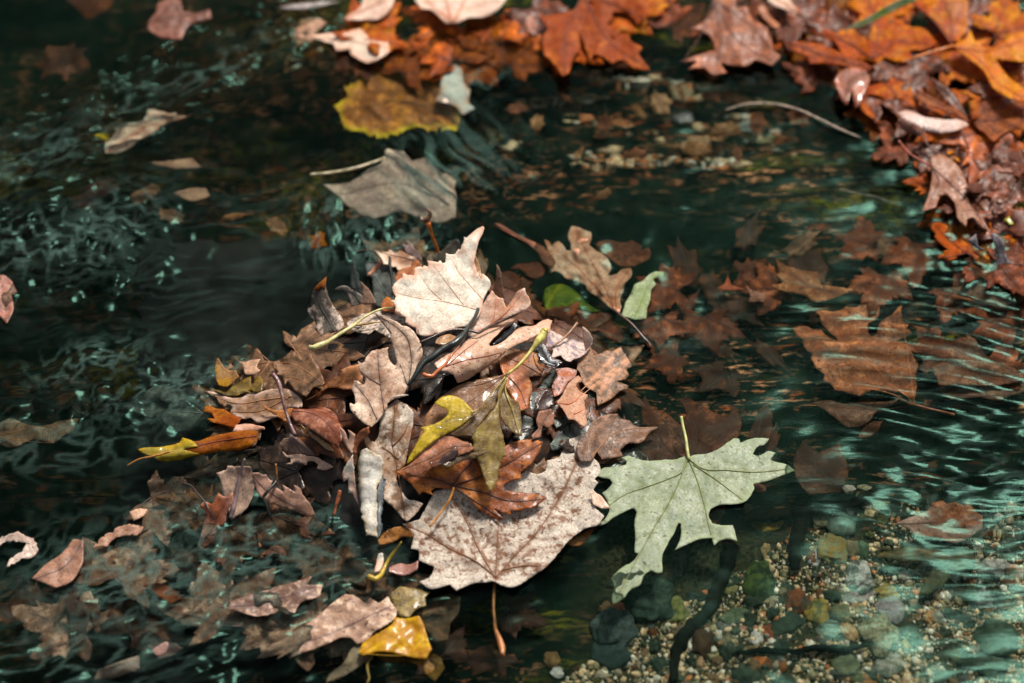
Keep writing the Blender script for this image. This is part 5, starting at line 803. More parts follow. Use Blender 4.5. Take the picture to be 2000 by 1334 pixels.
for lab, pts, st, zz in (('small blurred grey pink leaf under the pale peach leaf', [(830,912),(1000,890),(1070,880),(1122,932),(1000,942),(900,930)], 'dusk', -.006),
        ('tiny pinkish leaf in the far water above the mossy streak', [(960,1080),(1060,1050),(1150,1050),(1172,1092),(1080,1122)], 'dusk', -.005),
        ('dull brown leaf on the bed above the mossy streak', [(710,1102),(850,1020),(900,1052),(860,1100),(760,1142)], 'brown', -.012),
        ('dark red brown leaf at the top edge of the dark far water', [(350,-20),(640,-20),(610,40),(560,72),(492,112),(440,60)], ('rust', dict(a=(130,76,50), b=(92,54,40))), -.006),
        ('reddish brown curled leaf at the top edge beside the dark red brown leaf', [(820,130),(870,60),(880,20),(940,-10),(1010,0),(1022,60),(1100,70),(1172,50),(1182,100),(1050,152),(1012,222),(880,202),(830,162)], ('copper', dict(a=(170,110,90), b=(120,76,60))), .002),
        ('grey white sliver of leaf at the top edge of the stream', [(1545,42),(1620,25),(1700,14),(1900,8),(1750,42),(1640,52)], ('dusk', dict(a=(206,196,190), b=(160,150,146))), .004),
        ('pinkish grey leaf scrap before the cream pointed leaf', [(1620,200),(1660,150),(1680,110),(1760,100),(1830,120),(1780,170),(1740,230),(1660,250)], 'dusk', -.001)):
    MB(FL, lab, 'U', [('blade', pts)], ('z', zz), st, tips=[pts[0], pts[len(pts) // 2]], vr=.4)
MB(PL, 'copper brown star leaf at the top edge beside the orange hanging leaf', 'V', [('blade', [(260,152),(330,110),(372,60),(380,-30),(500,-30),(500,40),(560,30),(582,100),(662,140),(682,200),(692,262),(732,292),(692,342),(600,312),(560,342),(500,342),(420,330),(452,380),(380,392),(330,350),(248,362),(300,320),(208,322),(320,280),(392,260),(370,200),(320,162)])], ('z', .008), ('copper', dict(a=(206,128,84), b=(150,84,54))), veins=[[(380,0),(500,200),(700,330)],[(380,0),(420,200),(390,380)],[(380,0),(330,150),(225,320)],[(380,0),(560,120),(680,260)]], cup=.003)
MB(FL, 'small copper curl of leaf beside the copper brown star leaf', 'V', [('blade', [(640,20),(672,70),(702,108),(735,130),(702,152),(640,92),(610,40)])], ('z', .010), 'copper', vr=0)
MB(FL, 'cream leaf tip pointing down at the top edge', 'V', [('blade', [(655,-20),(770,-20),(800,30),(834,68),(760,50),(680,16)])], ('z', .014), 'peach', veins=[[(700,-10),(830,65)]])
MB(PL, 'large orange leaf under the green grass blade', 'Z16', [('blade', [(650,200),(690,100),(580,40),(640,-30),(870,-30),(1000,60),(1032,100),(940,130),(1002,170),(1052,200),(1152,210),(1260,320),(1200,360),(1050,380),(1072,430),(960,462),(870,430),(820,472),(700,440),(560,430),(510,330),(400,270),(250,200),(310,172),(420,215),(500,250),(540,230)])], ('z', .009), 'orange', veins=[[(780,440),(820,200),(740,-10)],[(780,440),(950,300),(1200,330)],[(780,440),(560,300),(270,195)]])
MB(PL, 'long pointed orange lobe stretching towards the dark water', 'Z16', [('blade', [(138,315),(250,308),(380,330),(560,400),(700,452),(780,500),(740,535),(560,492),(430,472),(310,472),(290,420),(190,382)])], ('z', .013), ('orange', dict(a=(226,116,40), b=(170,76,36))), veins=[[(150,318),(450,420),(770,510)]])
def _grass():
    l = spline(tz('Z16', [(572,225),(640,195),(720,165),(870,85),(1000,20),(1100,-20)]), 5); k = len(l); s = np.linspace(0, 1, k)
    p = solve(l, lambda P: P[:, 2] - .018 - .035 * s); c = p[0].copy(); wd = np.interp(s, [0, .2, .6, 1], [1, 6, 8.5, 8]) * MPP; V = []; F = []
    for i in range(k):
        t = p[min(i + 1, k - 1)] - p[max(i - 1, 0)]; t /= np.linalg.norm(t); n = np.cross(t, FWD); n /= np.linalg.norm(n); u = np.cross(n, t)
        for q, e in ((-1, .0), (-.5, .25), (0, 0.5), (.5, .25), (1, 0)): V.append(p[i] - c + n * q * wd[i] - u * e * wd[i] * -.6)
    for i in range(k - 1):
        for j in range(4): F.append((i * 5 + j, i * 5 + j + 1, i * 5 + j + 6, i * 5 + j + 5))
    o = mesh_obj('grass_blade', V, F, plain_mat('grass_skin', (186,196,150), (140,170,60), 60, .35, .2), None, c); so = o.modifiers.new('thickness', 'SOLIDIFY'); so.thickness = .0004
    tag(o, 'pale green grass blade slanting over the orange leaves', 'grass blade')
_grass()
MB(PL, 'vivid amber leaf with three points, brightest of the far bank drift', 'Z16', [('blade', [(1370,340),(1430,310),(1490,255),(1500,215),(1545,310),(1640,288),(1590,350),(1700,352),(1800,270),(1950,230),(1950,470),(1780,452),(1695,440),(1735,500),(1800,580),(1870,630),(1950,690),(1950,770),(1800,732),(1720,690),(1672,650),(1620,550),(1500,440),(1420,380)])], ('z', .022), 'amber', veins=[[(1375,342),(1550,420),(1720,620),(1900,730)],[(1375,342),(1600,380),(1900,300)]], stalks=[([(1000,462),(1100,425),(1220,388),(1380,342)], [2,2.6,3,3.4], -.01, 0, (220,120,40))], cup=.003)
MB(PL, 'orange pink leaf above the vivid amber leaf', 'Z16', [('blade', [(1070,20),(1200,-30),(1490,-30),(1492,120),(1480,210),(1420,312),(1340,312),(1330,280),(1250,170),(1140,82)])], ('z', .016), ('orange', dict(c=(226,180,160))), veins=[[(1370,330),(1350,100),(1300,-20)],[(1370,330),(1200,120),(1080,25)]])
MB(PL, 'rolled brown orange leaf with teeth dipping into the dark water', 'Z16', [('blade', [(490,600),(550,522),(640,502),(730,520),(755,570),(720,700),(682,782),(650,812),(622,680),(590,790),(560,762),(520,672)])], ('z', .006), ('copper', dict(a=(206,124,90), b=(150,80,50), coat=.5)), veins=[[(740,540),(600,600),(575,780)]], roll=((500,600),(750,560),300,.01))
MB(PL, 'orange leaf with a bright midrib below the long pointed orange lobe', 'Z16', [('blade', [(760,540),(900,572),(1050,632),(1080,700),(1050,802),(970,802),(900,762),(840,722),(740,702),(722,760),(790,842),(842,922),(760,872),(700,822),(690,760),(740,660)])], ('z', .007), 'orange', veins=[[(775,530),(720,720),(830,915)],[(775,540),(900,650),(1040,790)]])
MB(FL, 'slender orange tan leaf slanting down from the amber leaf', 'Z16', [('blade', [(1090,660),(1200,712),(1350,792),(1490,890),(1500,925),(1400,872),(1250,802),(1130,742)])], ('z', .013), ('orange', dict(a=(206,130,80), b=(150,84,50))), veins=[[(1100,670),(1300,780),(1495,915)]], side=False)
MB(FL, 'second slender brown leaf beside the slender orange tan leaf', 'Z16', [('blade', [(1195,572),(1330,642),(1420,742),(1490,882),(1380,802),(1280,702)])], ('z', .010), ('rust', {}), veins=[[(1200,575),(1360,720),(1485,875)]], side=False)
MB(FL, 'pinkish white log shaped leaf lying at the edge of the drift', 'Z16', [('blade', [(962,840),(1030,824),(1170,870),(1300,890),(1450,900),(1495,932),(1400,972),(1180,974),(1100,930),(1000,882)])], ('z', .008), ('dusk', dict(a=(232,206,196), b=(206,160,140))), roll=((970,845),(1490,940),110,.008))
MB(PL, 'wide orange brown leaf below the vivid amber leaf', 'Z16', [('blade', [(1490,722),(1560,672),(1680,650),(1780,720),(1950,760),(1950,1000),(1850,960),(1750,1000),(1680,1062),(1600,982),(1530,922),(1500,802)])], ('z', .010), ('orange', dict(a=(206,120,60), b=(150,80,44))), veins=[[(1500,900),(1650,800),(1680,660)],[(1500,900),(1750,880),(1920,800)]])
MB(PL, 'peach brown leaf with a red stalk standing clear at the end of the drift', 'V', [('blade', [(1515,830),(1520,812),(1560,800),(1622,830),(1690,920),(1722,1000),(1690,1012),(1732,1080),(1790,1150),(1826,1212),(1770,1172),(1735,1130),(1705,1140),(1700,1182),(1655,1140),(1640,1062),(1600,1012),(1562,1022),(1540,1080),(1468,1102),(1500,1022),(1520,920)])], ('z', .010), ('copper', dict(a=(222,168,142), b=(170,112,86), c=(160,106,70))), veins=[[(1515,862),(1620,960),(1700,1040),(1815,1205)],[(1515,862),(1560,940),(1500,1080)]], fold=.004, stalks=[([(1345,732),(1375,770),(1420,812),(1470,840),(1518,864)], [3,2.4,2.4,2.6,2.8], .010, .001, (190,104,80))], cup=.002)
MB(FL, 'dark wet hollow leaf beside the peach brown leaf', 'V', [('blade', [(1660,890),(1740,878),(1800,960),(1860,1130),(1805,1122),(1760,1060),(1720,1000)])], ('z', .004), 'copper', veins=[[(1670,892),(1850,1120)]], vr=.5)
MB(FL, 'small rust leaf among the drift above the grey hooked leaf', 'V', [('blade', [(1800,852),(1850,810),(1920,850),(1965,902),(1900,902),(1810,872)])], ('z', .008), ('rust', dict(a=(190,104,64))), vr=0)
MB(FL, 'grey hooked leaf like a horn rising from the water', 'V', [('blade', [(1825,1222),(1850,1215),(1885,1245),(1912,1340),(1960,1400),(1900,1390),(1840,1400),(1862,1340),(1850,1280)]), ('curled_side', [(1705,1252),(1750,1218),(1762,1282),(1800,1302),(1770,1300),(1730,1275)])], ('up', (1880, 1390), 0, 45, 0, .0), ('grey', dict(a=(150,140,144), b=(92,96,98))), vr=0)
MB(FL, 'tiny yellow green leaf at the edge of the drift', 'V', [('blade', [(1895,1142),(1940,1120),(2010,1105),(2010,1185),(1960,1165),(1925,1170)])], ('z', .004), ('yellow', dict(a=(196,196,90), b=(150,160,60))), vr=0)
make_twig('pale curved twig floating from the drift across the dark water', 'V', [(440,575),(540,545),(640,538),(740,550),(830,575),(930,620),(1030,668),(1150,718)], [1,1.8,2.6,3,3,2.8,2.4,1.2], ('z', .003), (186, 160, 136), group='twigs floating near the drift')
make_twig('short pale sunken twig below the pale curved twig', 'V', [(1040,985),(1120,1005),(1220,1025),(1350,1068)], [1.6,2,1.6,1], ('z', -.004), (150, 140, 120), group='twigs floating near the drift')
make_twig('thin grey twig floating beside the red stalked leaf', 'V', [(1225,775),(1290,800),(1380,835),(1460,870)], [1.4,1.4,1.2,.8], ('z', .0), (120, 112, 84), group='twigs floating near the drift')
make_twig('hooked grey stalk curling above the red stalked leaf', 'V', [(1480,652),(1478,700),(1492,745),(1530,785),(1580,805)], [1.8,2,2,1.6,1.2], ('z', .004), (150, 120, 110), (.016, .0), group='twigs floating near the drift')
make_twig('red brown hooked stalk among the drift leaves', 'V', [(1672,688),(1690,720),(1712,770),(1722,810)], [2.4,2,1.8,1.4], ('z', .006), (170, 96, 70), (.012, .0), group='twigs floating near the drift')
make_twig('pale silvery twig in the dark water over the largest copper leaf', 'F', [(1210,312),(1260,322),(1300,318)], [1, 1.5, .8], ('z', -.006), (150,140,120), group='twigs floating near the drift')
# drift fillers: every one placed where the photograph shows orange or brown between the traced ones
GD = 'brown and orange leaves packed in the far drift'
fr = random.Random(11)
for i, (cx, cy, w, zz, k) in enumerate([(1940,330,170,.006,1),(1880,260,150,.004,0),(1790,230,140,.004,1),(1900,390,150,.002,1),(1960,430,130,.003,1),(1870,110,160,.008,0),(1980,60,170,.012,0),(1960,200,160,.006,0),(1700,170,150,.004,1),(1640,60,150,.005,1),(1560,30,160,.003,1),(1740,40,160,.006,0),(880,90,170,.003,2),(960,60,150,.004,2),(800,120,150,.0,2),(1010,110,130,.0,2),(730,60,140,.006,0),(860,30,150,.006,2),(1230,20,150,.004,0),(1330,40,120,.0,1),(1880,330,120,.006,1),(1820,300,110,.002,1),(1950,480,140,-.004,1),(1890,440,110,-.003,1),(1500,70,110,.0,1),(930,130,110,-.004,2),
    (1930,280,170,.008,2),(1840,340,150,.003,2),(1960,360,150,.007,1),(1760,280,120,.0,1),(1900,470,150,-.002,0),(1985,520,150,.0,1),(1830,210,150,.006,2),(1720,230,130,.0,2),(1980,150,160,.008,1),(1880,20,160,.008,1),(1680,110,150,.002,0),(1600,140,130,.0,1),(1990,440,140,.004,2),(1850,420,120,-.003,2),(1780,130,150,.005,1),(1640,0,150,.003,2),(1480,10,130,.0,1),(1110,90,140,.0,0),(1050,40,150,.002,1),(690,110,120,-.002,1),(1420,60,110,-.004,1),(1560,90,120,-.002,0),(1930,520,110,-.006,1)]):
    st = [('orange', dict(a=(255,168,40), b=(224,112,32))), ('rust', dict(a=(180,98,62), b=(112,62,42))), ('rust', dict(a=(244,132,44), b=(180,86,34)))][k]
    lab = ['plain orange leaf packed among others in the far drift', 'dull rust brown leaf packed among others in the far drift', 'red orange leaf half under water at the end of the far drift'][k]
    filler(lab, cx, cy, w * 1.2, fr.uniform(0, 360), ('z', zz - (.005 if k == 2 else 0)), st, 700 + i, GD + (' ' + ['orange', 'rust', 'red orange'][k]), wave=.006, cup=fr.uniform(-.002, .008), tilt=(fr.uniform(-.1, .1), fr.uniform(-.1, .1)))
GB = 'sunken leaves strewn over the stream bed'
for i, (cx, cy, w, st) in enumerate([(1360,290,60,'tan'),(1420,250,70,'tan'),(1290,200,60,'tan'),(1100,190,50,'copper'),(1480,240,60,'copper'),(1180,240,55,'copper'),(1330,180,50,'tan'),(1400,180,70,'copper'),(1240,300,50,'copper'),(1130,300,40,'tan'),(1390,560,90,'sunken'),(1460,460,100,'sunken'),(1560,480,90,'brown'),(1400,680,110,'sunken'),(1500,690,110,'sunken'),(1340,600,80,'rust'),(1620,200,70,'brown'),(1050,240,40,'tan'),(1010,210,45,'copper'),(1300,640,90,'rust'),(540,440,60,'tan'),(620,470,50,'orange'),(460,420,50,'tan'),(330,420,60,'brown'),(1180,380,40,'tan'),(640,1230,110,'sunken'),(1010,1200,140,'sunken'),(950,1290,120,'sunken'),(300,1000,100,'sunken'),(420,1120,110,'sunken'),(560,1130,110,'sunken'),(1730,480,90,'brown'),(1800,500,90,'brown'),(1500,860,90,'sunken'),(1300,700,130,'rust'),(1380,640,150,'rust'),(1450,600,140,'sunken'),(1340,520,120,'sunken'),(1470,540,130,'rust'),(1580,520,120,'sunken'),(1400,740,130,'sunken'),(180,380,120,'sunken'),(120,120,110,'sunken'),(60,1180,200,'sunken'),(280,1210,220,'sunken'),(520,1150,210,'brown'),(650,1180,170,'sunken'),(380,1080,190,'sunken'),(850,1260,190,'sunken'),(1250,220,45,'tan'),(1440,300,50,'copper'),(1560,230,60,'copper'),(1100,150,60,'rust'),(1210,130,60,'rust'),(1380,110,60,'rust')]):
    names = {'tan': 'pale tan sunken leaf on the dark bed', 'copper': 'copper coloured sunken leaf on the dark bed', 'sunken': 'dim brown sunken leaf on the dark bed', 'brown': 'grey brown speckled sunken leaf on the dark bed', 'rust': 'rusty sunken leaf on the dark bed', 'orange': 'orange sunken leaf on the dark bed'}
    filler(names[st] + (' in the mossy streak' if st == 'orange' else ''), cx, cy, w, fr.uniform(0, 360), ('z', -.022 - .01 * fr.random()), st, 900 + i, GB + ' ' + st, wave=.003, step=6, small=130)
GL = 'dark leaves awash along the lower edge of the heap'
for i, (cx, cy, w) in enumerate([(560,1020,220),(470,1050,200),(640,1100,220),(740,1140,200),(380,990,170)]):
    filler('dark brown leaf awash along the lower edge of the heap', cx, cy, w, fr.uniform(0, 360), ('z', -.003 - .0015 * i), ('sunken', dict(a=(150,108,80), b=(82,58,44))), 1300 + i, GL, wave=.005, tilt=(fr.uniform(-.06, .06), fr.uniform(-.06, .06)), cup=.004)
for i, (cx, cy, w) in enumerate([(1300,560,150),(1500,560,150),(1290,640,140),(1720,560,160),(1790,500,160),(1880,580,180),(1960,620,170),(1830,690,150),(1950,720,160),(1680,470,130)]):
    filler('red brown leaf sunk in the rippled water between the heap and the far drift', cx, cy, w, fr.uniform(0, 360), ('z', -.012 - .008 * fr.random()), ('rust', dict(a=(214, 122, 80), b=(132, 70, 44))), 1400 + i, 'red brown leaves sunk in the rippled water', wave=.004, tilt=(fr.uniform(-.05, .05), fr.uniform(-.05, .05)))
for i, (cx, cy, w) in enumerate([(250,1100,250),(430,1180,270),(580,1230,240),(130,1220,240),(330,990,220),(690,1240,200)]):
    filler('large pale brown leaf smeared under the broken water', cx, cy, w, fr.uniform(0, 360), ('z', -.006 - .002 * i), ('dusk', dict(a=(214, 172, 144), b=(140, 104, 82), spots=.3, scale=60, soft=.08)), 1500 + i, 'large pale leaves smeared under the broken water', wave=.006, tilt=(fr.uniform(-.06, .06), fr.uniform(-.06, .06)))
# ------------------------------------------------------------------ pebbles on the bed
def ico(sub):
    bm = bmesh.new(); bmesh.ops.create_icosphere(bm, subdivisions=sub, radius=1.0); v = np.array([x.co[:] for x in bm.verts]); f = [tuple(q.index for q in x.verts) for x in bm.faces]; bm.free(); return v, f
IV, IF = ico(4); JV, JF = ico(1)
PN = [0]
def pebble(label, px, rx, ry, deg, a, b, blocky=0.0, group='pebbles on the shallow bed', scale=180, name='pebble', lift=0.35, z=None):
    PN[0] += 1; s = PN[0]; rng = random.Random(s * 77)
    rx *= MPP; rz = min(rx, ry * MPP) * .55; ry = ry * MPP / .80
    c = solve(np.array([px], float), lambda P: P[:, 2] - bed_h(P[:, 0], P[:, 1]) - rz * lift)[0] if z is None else at(px, z)[0]
    v = IV.copy()
    if blocky > 0: q = np.sign(v) * np.abs(v) ** (1 - blocky); v = q / np.max(np.abs(q), axis=1)[:, None] * (.72 * blocky) + v * (1 - .72 * blocky)
    o = rng.uniform(0, 90); n = perlin(v[:, 0] * 1.3 + o, v[:, 1] * 1.3 + v[:, 2], s) * .30 + perlin(v[:, 0] * 3 + o, v[:, 2] * 3 - v[:, 1] * 2, s + 1) * .16 + perlin(v[:, 0] * 8 + o, v[:, 2] * 8 - v[:, 1] * 5, s + 2) * .025
    v = v * (1 + n)[:, None] * np.array([rx, ry, rz]); t = R(-deg); cs, sn = math.cos(t), math.sin(t)
    v = np.c_[v[:, 0] * cs - v[:, 1] * sn, v[:, 0] * sn + v[:, 1] * cs, v[:, 2]]
    ob = mesh_obj(name, v, IF, stone_mat('stone', [v * .95 - .05 * (v - a[0]) for v in a], [v * .95 for v in b], scale), None, c); return tag(ob, label, 'pebble', group)
P_ = lambda lab, x, y, rx, ry, deg, a, b, **k: pebble(lab, (1250 + .375 * x, 850 + .375 * y), rx * .375, ry * .375, deg, a, b, **k)
P_('square green grey pebble with rusty edges', 1003, 596, 72, 68, 12, (130,136,96), (150,120,60), blocky=.6)
P_('golden oblong pebble nearest the bay of the sage green leaf', 665, 466, 75, 34, -10, (150,118,30), (96,84,36))
P_('white streaked dark pebble below the square pebble', 1140, 732, 64, 78, 0, (196,190,180), (70,76,66), scale=90)
P_('pinkish grey flat pebble under the white streaked pebble', 1140, 832, 88, 38, -16, (170,150,144), (110,100,96))
P_('smooth round light grey pebble', 1308, 906, 70, 64, 0, (162,150,150), (136,126,126), scale=300)
P_('gold green rounded pebble beside the dark rounded ones', 928, 926, 58, 62, 10, (160,130,44), (80,84,46), scale=90)
P_('yellow brown rounded pebble above the round grey one', 1282, 816, 55, 44, 10, (156,130,54), (110,92,44))
P_('large speckled cream and green pebble below the round grey pebble', 1238, 1042, 88, 92, 0, (172,166,130), (96,100,72), scale=300)
P_('dark green oblong pebble slanting down', 765, 984, 98, 42, -30, (42,60,48), (66,80,62))
P_('dark rounded pebble with a rusty cheek', 822, 872, 60, 60, 0, (44,58,48), (120,66,34), scale=70)
P_('dark speckled pebble beside the tan lump', 990, 1010, 66, 46, 0, (54,64,54), (110,114,94), scale=420)
P_('red brown long pebble', 680, 1030, 66, 34, -50, (140,74,44), (106,56,36))
P_('small chalk white pebble beside the red brown pebble', 606, 1056, 28, 34, 0, (214,206,196), (170,166,156))
P_('narrow white pebble beside the dark shadow bar', 408, 1050, 22, 38, 0, (214,208,194), (160,158,140))
P_('speckled tan green pebble next to the narrow white pebble', 462, 1092, 40, 50, -10, (138,124,88), (86,84,62), scale=340)
P_('pink ribbed pebble on the gravel', 566, 1000, 40, 22, 0, (204,140,120), (160,100,90))
P_('tan triangular pebble by the dark shadow bar', 302, 1170, 30, 36, 0, (176,140,104), (130,100,74), blocky=.3)
P_('bright orange angular pebble', 618, 1182, 34, 25, 0, (196,106,44), (140,76,36), blocky=.4)
P_('dull orange angular pebble', 736, 1196, 34, 25, 0, (160,96,44), (110,70,36), blocky=.3)
P_('grey green egg pebble at the lower edge', 1072, 1196, 72, 54, -20, (90,104,82), (120,124,92))
P_('white veined green pebble at the lower edge', 1300, 1202, 80, 60, 10, (100,112,92), (176,172,156), scale=80)
P_('long rust pebble at the bottom edge', 1172, 1280, 88, 30, 0, (150,96,44), (104,70,38))
P_('grey green blunt pebble above the square pebble', 1045, 484, 70, 64, 0, (82,98,84), (62,76,66))
P_('tan oval pebble beside the square pebble', 1102, 592, 34, 44, 0, (140,124,88), (104,96,70))
P_('green oval pebble beside the tan oval one', 1160, 602, 36, 50, 0, (84,100,66), (60,76,54))
P_('white wedge pebble touching the square pebble', 918, 640, 28, 42, 30, (212,206,206), (130,130,128), blocky=.3)
P_('white pebble near the sunken dim leaf', 1090, 284, 34, 22, 0, (206,194,180), (160,150,130))
P_('cream pebble beside the white pebble near the sunken leaf', 1170, 276, 34, 20, 10, (190,176,140), (140,128,96))
P_('small pinkish oval pebble right of the white streaked one', 1370, 726, 32, 25, 0, (176,152,148), (140,124,120))
P_('tan oval pebble below the jagged edge of the sage green leaf', 655, 606, 25, 35, 10, (168,138,92), (120,100,66))
P_('big mossy dark green boulder pebble', 622, 762, 74, 98, 0, (32,52,28), (70,86,34), scale=70)
P_('olive yellow pebble beside the dark shadow bar', 190, 918, 45, 46, 0, (140,134,66), (90,92,50))
P_('small teal black pebble above the olive yellow one', 272, 842, 30, 24, 0, (38,52,50), (60,74,70))
P_('tan green pebble between the shadow bar and the mossy boulder', 470, 796, 40, 30, -20, (130,124,74), (90,90,58))
P_('green striped pebble above the pink ribbed one', 490, 942, 72, 34, -30, (70,90,66), (110,120,90))
P_('grey pebble under the green striped pebble', 436, 1000, 36, 30, 0, (120,120,108), (80,84,76))
P_('flat dark brown stone half buried in grit', 322, 1082, 58, 62, 0, (78,56,36), (56,44,32))
P_('dark round pebble at the bottom beneath the orange ones', 556, 1244, 62, 50, 0, (36,50,40), (58,70,54))
P_('tan lump pebble beside the dark speckled pebble', 1086, 1024, 40, 48, -40, (190,154,104), (146,112,70), blocky=.3)
P_('brown green pebble below the square pebble cluster', 1050, 926, 50, 46, 0, (112,108,72), (80,84,60))
P_('tan crooked pebble beside the brown green pebble', 1116, 902, 52, 24, -15, (170,130,78), (120,92,58))
P_('dark grey pebble near the edge of the glare', 1800, 862, 54, 46, 0, (92,90,88), (130,126,122))
P_('brown pebble near the edge of the glare', 1900, 892, 36, 30, 0, (104,84,50), (76,64,42))
P_('large dark green pebble low in the corner', 1850, 1060, 100, 84, 0, (40,54,42), (66,80,60))
P_('lowest dark green pebble in the corner', 1800, 1204, 90, 60, 0, (40,56,44), (74,86,68))
P_('small orange pebble among cream grit', 1512, 950, 30, 25, 0, (200,140,66), (160,104,50))
P_('small gold pebble below the speckled cream pebble', 1388, 1092, 26, 20, 0, (190,154,66), (140,114,54))
P_('orange and white pebble at the rim of the glare', 1956, 716, 40, 46, 0, (224,200,186), (190,120,76), scale=70)
P_('whitish flat pebble under the glare', 1850, 690, 90, 44, 0, (196,186,176), (120,120,112), scale=120)
P_('gold brown nub pebble in the corner', 1866, 972, 30, 34, 0, (180,136,74), (130,96,56))
P_('dark flat pebble below the olive leaf', 1650, 952, 70, 36, 0, (34,44,36), (54,64,52))
P_('greenish flat pebble above the copper toothed leaf', 1210, 350, 88, 32, 14, (110,112,70), (80,86,60))
P_('cream nub pebble below the greenish flat pebble', 1198, 402, 28, 22, 0, (206,186,140), (160,140,100))
P_('rusty pebble above the square pebble', 1046, 404, 34, 26, 0, (130,70,40), (100,56,36))
P_('tan grey pebble left of the blunt grey green pebble', 950, 440, 44, 34, 20, (130,122,88), (96,92,70))
P_('pinkish stone beside the sage leaf tooth', 620, 276, 32, 26, 0, (136,92,76), (104,72,60))
pebble('big grey stone below the drooping lobe of the sage green leaf', (1199, 1228), 40, 34, 0, (84,98,94), (54,68,64))
pebble('largest dark green stone beside the drooping lobe', (1268, 1172), 50, 38, 10, (38,56,46), (62,80,66))
pebble('olive stone between the dark stone and the shadow bar', (1324, 1194), 20, 22, 0, (130,130,70), (86,92,54))
pebble('dark teal stone below the big grey stone', (1190, 1278), 34, 24, 0, (30,48,44), (48,66,60))
pebble('white chip at the bottom edge near the trailing stalk', (1088, 1312), 12, 8, 0, (210,206,196), (160,160,150))
pebble('ochre pebble near the trailing stalk', (1078, 1288), 14, 12, 0, (120,92,50), (90,70,44))
pebble('pale stone in the far mossy water', (1336, 230), 24, 16, 0, (220,212,206), (170,166,160), group='stones under the far water')
pebble('grey stone in the far water near the pale stone', (1460, 250), 30, 16, 0, (150,156,150), (110,120,114), group='stones under the far water')
pebble('tan flat stone in the far water', (1360, 284), 34, 18, -10, (190,150,112), (140,110,82), group='stones under the far water', blocky=.4)
pebble('speckled tan stone in the far water above the pale stone', (1333, 186), 22, 18, 0, (170,146,112), (120,100,76), group='stones under the far water', blocky=.4)
# middling pebbles filling the bed, in kinds that nothing tells apart
KINDS = [('small dark green pebble among the fine grit', (40,56,44), (70,84,64)), ('small tan pebble among the fine grit', (170,136,96), (120,96,68)), ('small grey pebble among the fine grit', (120,122,112), (84,90,84)), ('small rust pebble among the fine grit', (156,90,48), (110,64,38)), ('small cream pebble among the fine grit', (214,200,172), (166,150,120)), ('small olive pebble among the fine grit', (120,118,60), (84,86,48))]
kmats = [stone_mat('grit_stone', [v * .8 for v in a], [v * .75 for v in b], 260) for _, a, b in KINDS]
prng = random.Random(21); protos = []
for i in range(5):
    v = IV.copy(); n = perlin(v[:, 0] * 1.5 + i * 9, v[:, 1] * 1.5 + v[:, 2], i + 200) * .42 + perlin(v[:, 0] * 4, v[:, 1] * 4 + v[:, 2] * 3, i + 210) * .08; v = v * (1 + n)[:, None] * np.array([1, .8, .55])
    row = []
    for k in range(6):
        me = bpy.data.meshes.new('pebble'); me.from_pydata([tuple(q) for q in v], [], IF); me.polygons.foreach_set('use_smooth', [True] * len(me.polygons)); me.materials.append(kmats[k]); row.append(me)
    protos.append(row)
cnt = 0
while cnt < 230:
    px = (prng.uniform(1130, 2010), prng.uniform(985, 1345))
    if px[1] < 1334 - (px[0] - 1050) * .55 and prng.random() < .85: continue
    k = prng.choices(range(6), (5, 4, 4, 2, 3, 3))[0]; r = prng.choice((5, 6, 7, 8, 9, 11, 14)) * (1.35 if k == 0 else 1) * MPP
    c = solve(np.array([px]), lambda P: P[:, 2] - bed_h(P[:, 0], P[:, 1]) - r * .2)[0]
    o = bpy.data.objects.new('pebble', prng.choice(protos)[k]); COL.objects.link(o); o.location = c; o.scale = (r, r, r); o.rotation_euler = (prng.uniform(-.3, .3), prng.uniform(-.3, .3), prng.uniform(0, 6.28))
    tag(o, KINDS[k][0], 'pebble', 'fine pebbles: ' + KINDS[k][0].split(' among')[0]); cnt += 1
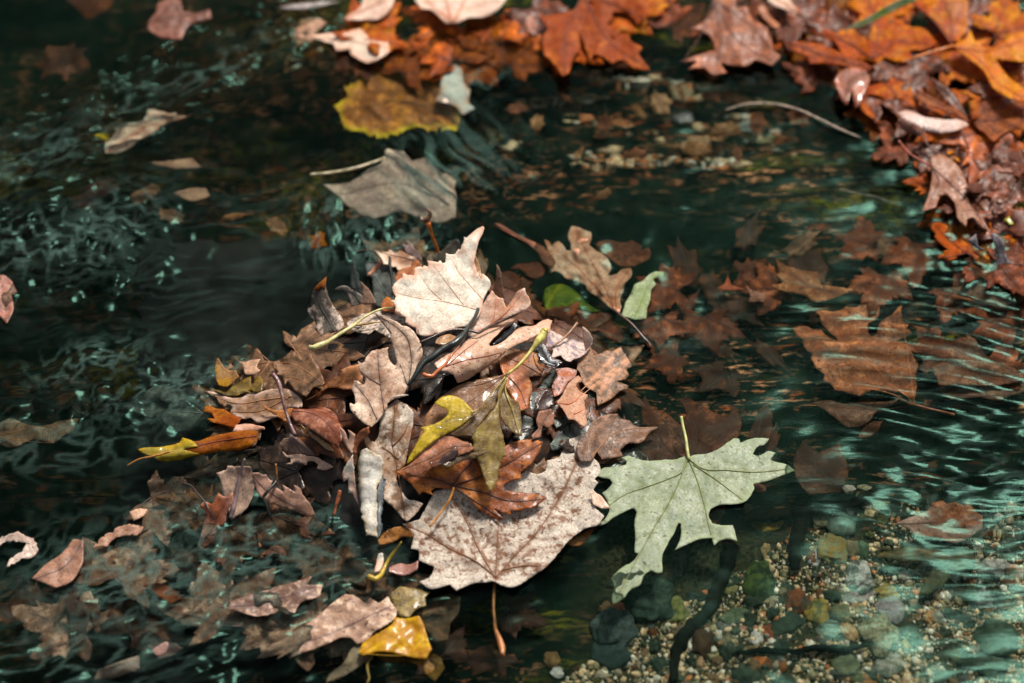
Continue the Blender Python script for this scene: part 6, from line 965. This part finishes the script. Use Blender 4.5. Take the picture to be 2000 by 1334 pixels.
# gravel: one carpet of grit
def gravel():
    rs = np.random.RandomState(5); pts = []; fl = []
    while len(pts) < 11000:
        shallow = rs.rand() < .92
        px = (rs.uniform(1040, 2040), rs.uniform(940, 1360)) if shallow else (rs.uniform(960, 1560), rs.uniform(140, 330))
        if shallow and px[1] < 1340 - (px[0] - 1080) * .62: continue
        if shallow and fbm(np.array([px[0] / 90.]), np.array([px[1] / 70.]), 123, 2)[0] < rs.uniform(-.6, .5) + max(0, (1080 - px[1]) / 110): continue
        if not shallow and fbm(np.array([px[0] / 160.]), np.array([px[1] / 30.]), 133, 2)[0] < rs.uniform(.0, .6) + .6 * max(0, 1 - (px[0] - 960) / 160): continue
        pts.append(px); fl.append(shallow)
    Q = solve(np.array(pts), lambda P: P[:, 2] - bed_h(P[:, 0], P[:, 1])); V = []; F = []; MI = []; n = len(JV)
    for k, (q, sh) in enumerate(zip(Q, fl)):
        r = rs.uniform(.0006, .0017) * (2.3 if rs.rand() < .13 else 1) * (1 if sh else 1.5)
        sc = r * rs.uniform(.6, 1.3, 3) * ((1, 1, 1) if sh else (2.2, 1, .7)); a = rs.uniform(0, 6.28) if sh else rs.uniform(-.3, .3); v = JV * (1 + rs.uniform(-.22, .22, (n, 1))) * sc; v = np.c_[v[:, 0] * math.cos(a) - v[:, 1] * math.sin(a), v[:, 0] * math.sin(a) + v[:, 1] * math.cos(a), v[:, 2]]
        V.append(v + q + np.array([0, 0, r * .3])); F += [tuple(i + k * n for i in f) for f in JF]; MI += [rs.choice(5, p=(.38, .24, .16, .14, .08) if sh else (.3, .1, .2, .05, .35))] * len(JF)
    o = mesh_obj('gravel', np.vstack(V), F, None); me = o.data
    for a, b in (((210,184,146), (160,132,98)), ((150,140,104), (100,96,72)), ((226,214,196), (180,168,150)), ((70,80,62), (44,56,46)), ((196,126,80), (140,88,58))): me.materials.append(plain_mat('grit', [min(v * 1.1, 250) for v in a], [v * .9 for v in b], 400, .8, 0, .3, .08))
    me.polygons.foreach_set('material_index', MI); tag(o, 'fine sandy grit covering the shallow bed', 'gravel', None, 'stuff')
gravel()
# ------------------------------------------------------------------ light through the moving surface
sl.cycles.is_caustics_light = True
for o in bpy.data.objects:
    if o.type == 'MESH':
        if o.name == 'stream_water': o.cycles.is_caustics_caster = True
        else: o.cycles.is_caustics_receiver = True
# ------------------------------------------------------------------ one unit = 10 cm (thin water over thin leaves needs the numbers)
SC.unit_settings.system = 'METRIC'; SC.unit_settings.scale_length = 1 / UNIT
for o in bpy.data.objects:
    if o.parent is None and o.type in ('MESH', 'EMPTY'): o.location = o.location * UNIT; o.scale = o.scale * UNIT
cam.location = cam.location * UNIT; cd.dof.focus_distance *= UNIT; cd.dof.aperture_fstop /= UNIT; cd.clip_end = 2000
for m in bpy.data.materials:
    for n in m.node_tree.nodes if m.use_nodes else ():
        if n.type == 'BUMP': n.inputs['Distance'].default_value *= UNIT
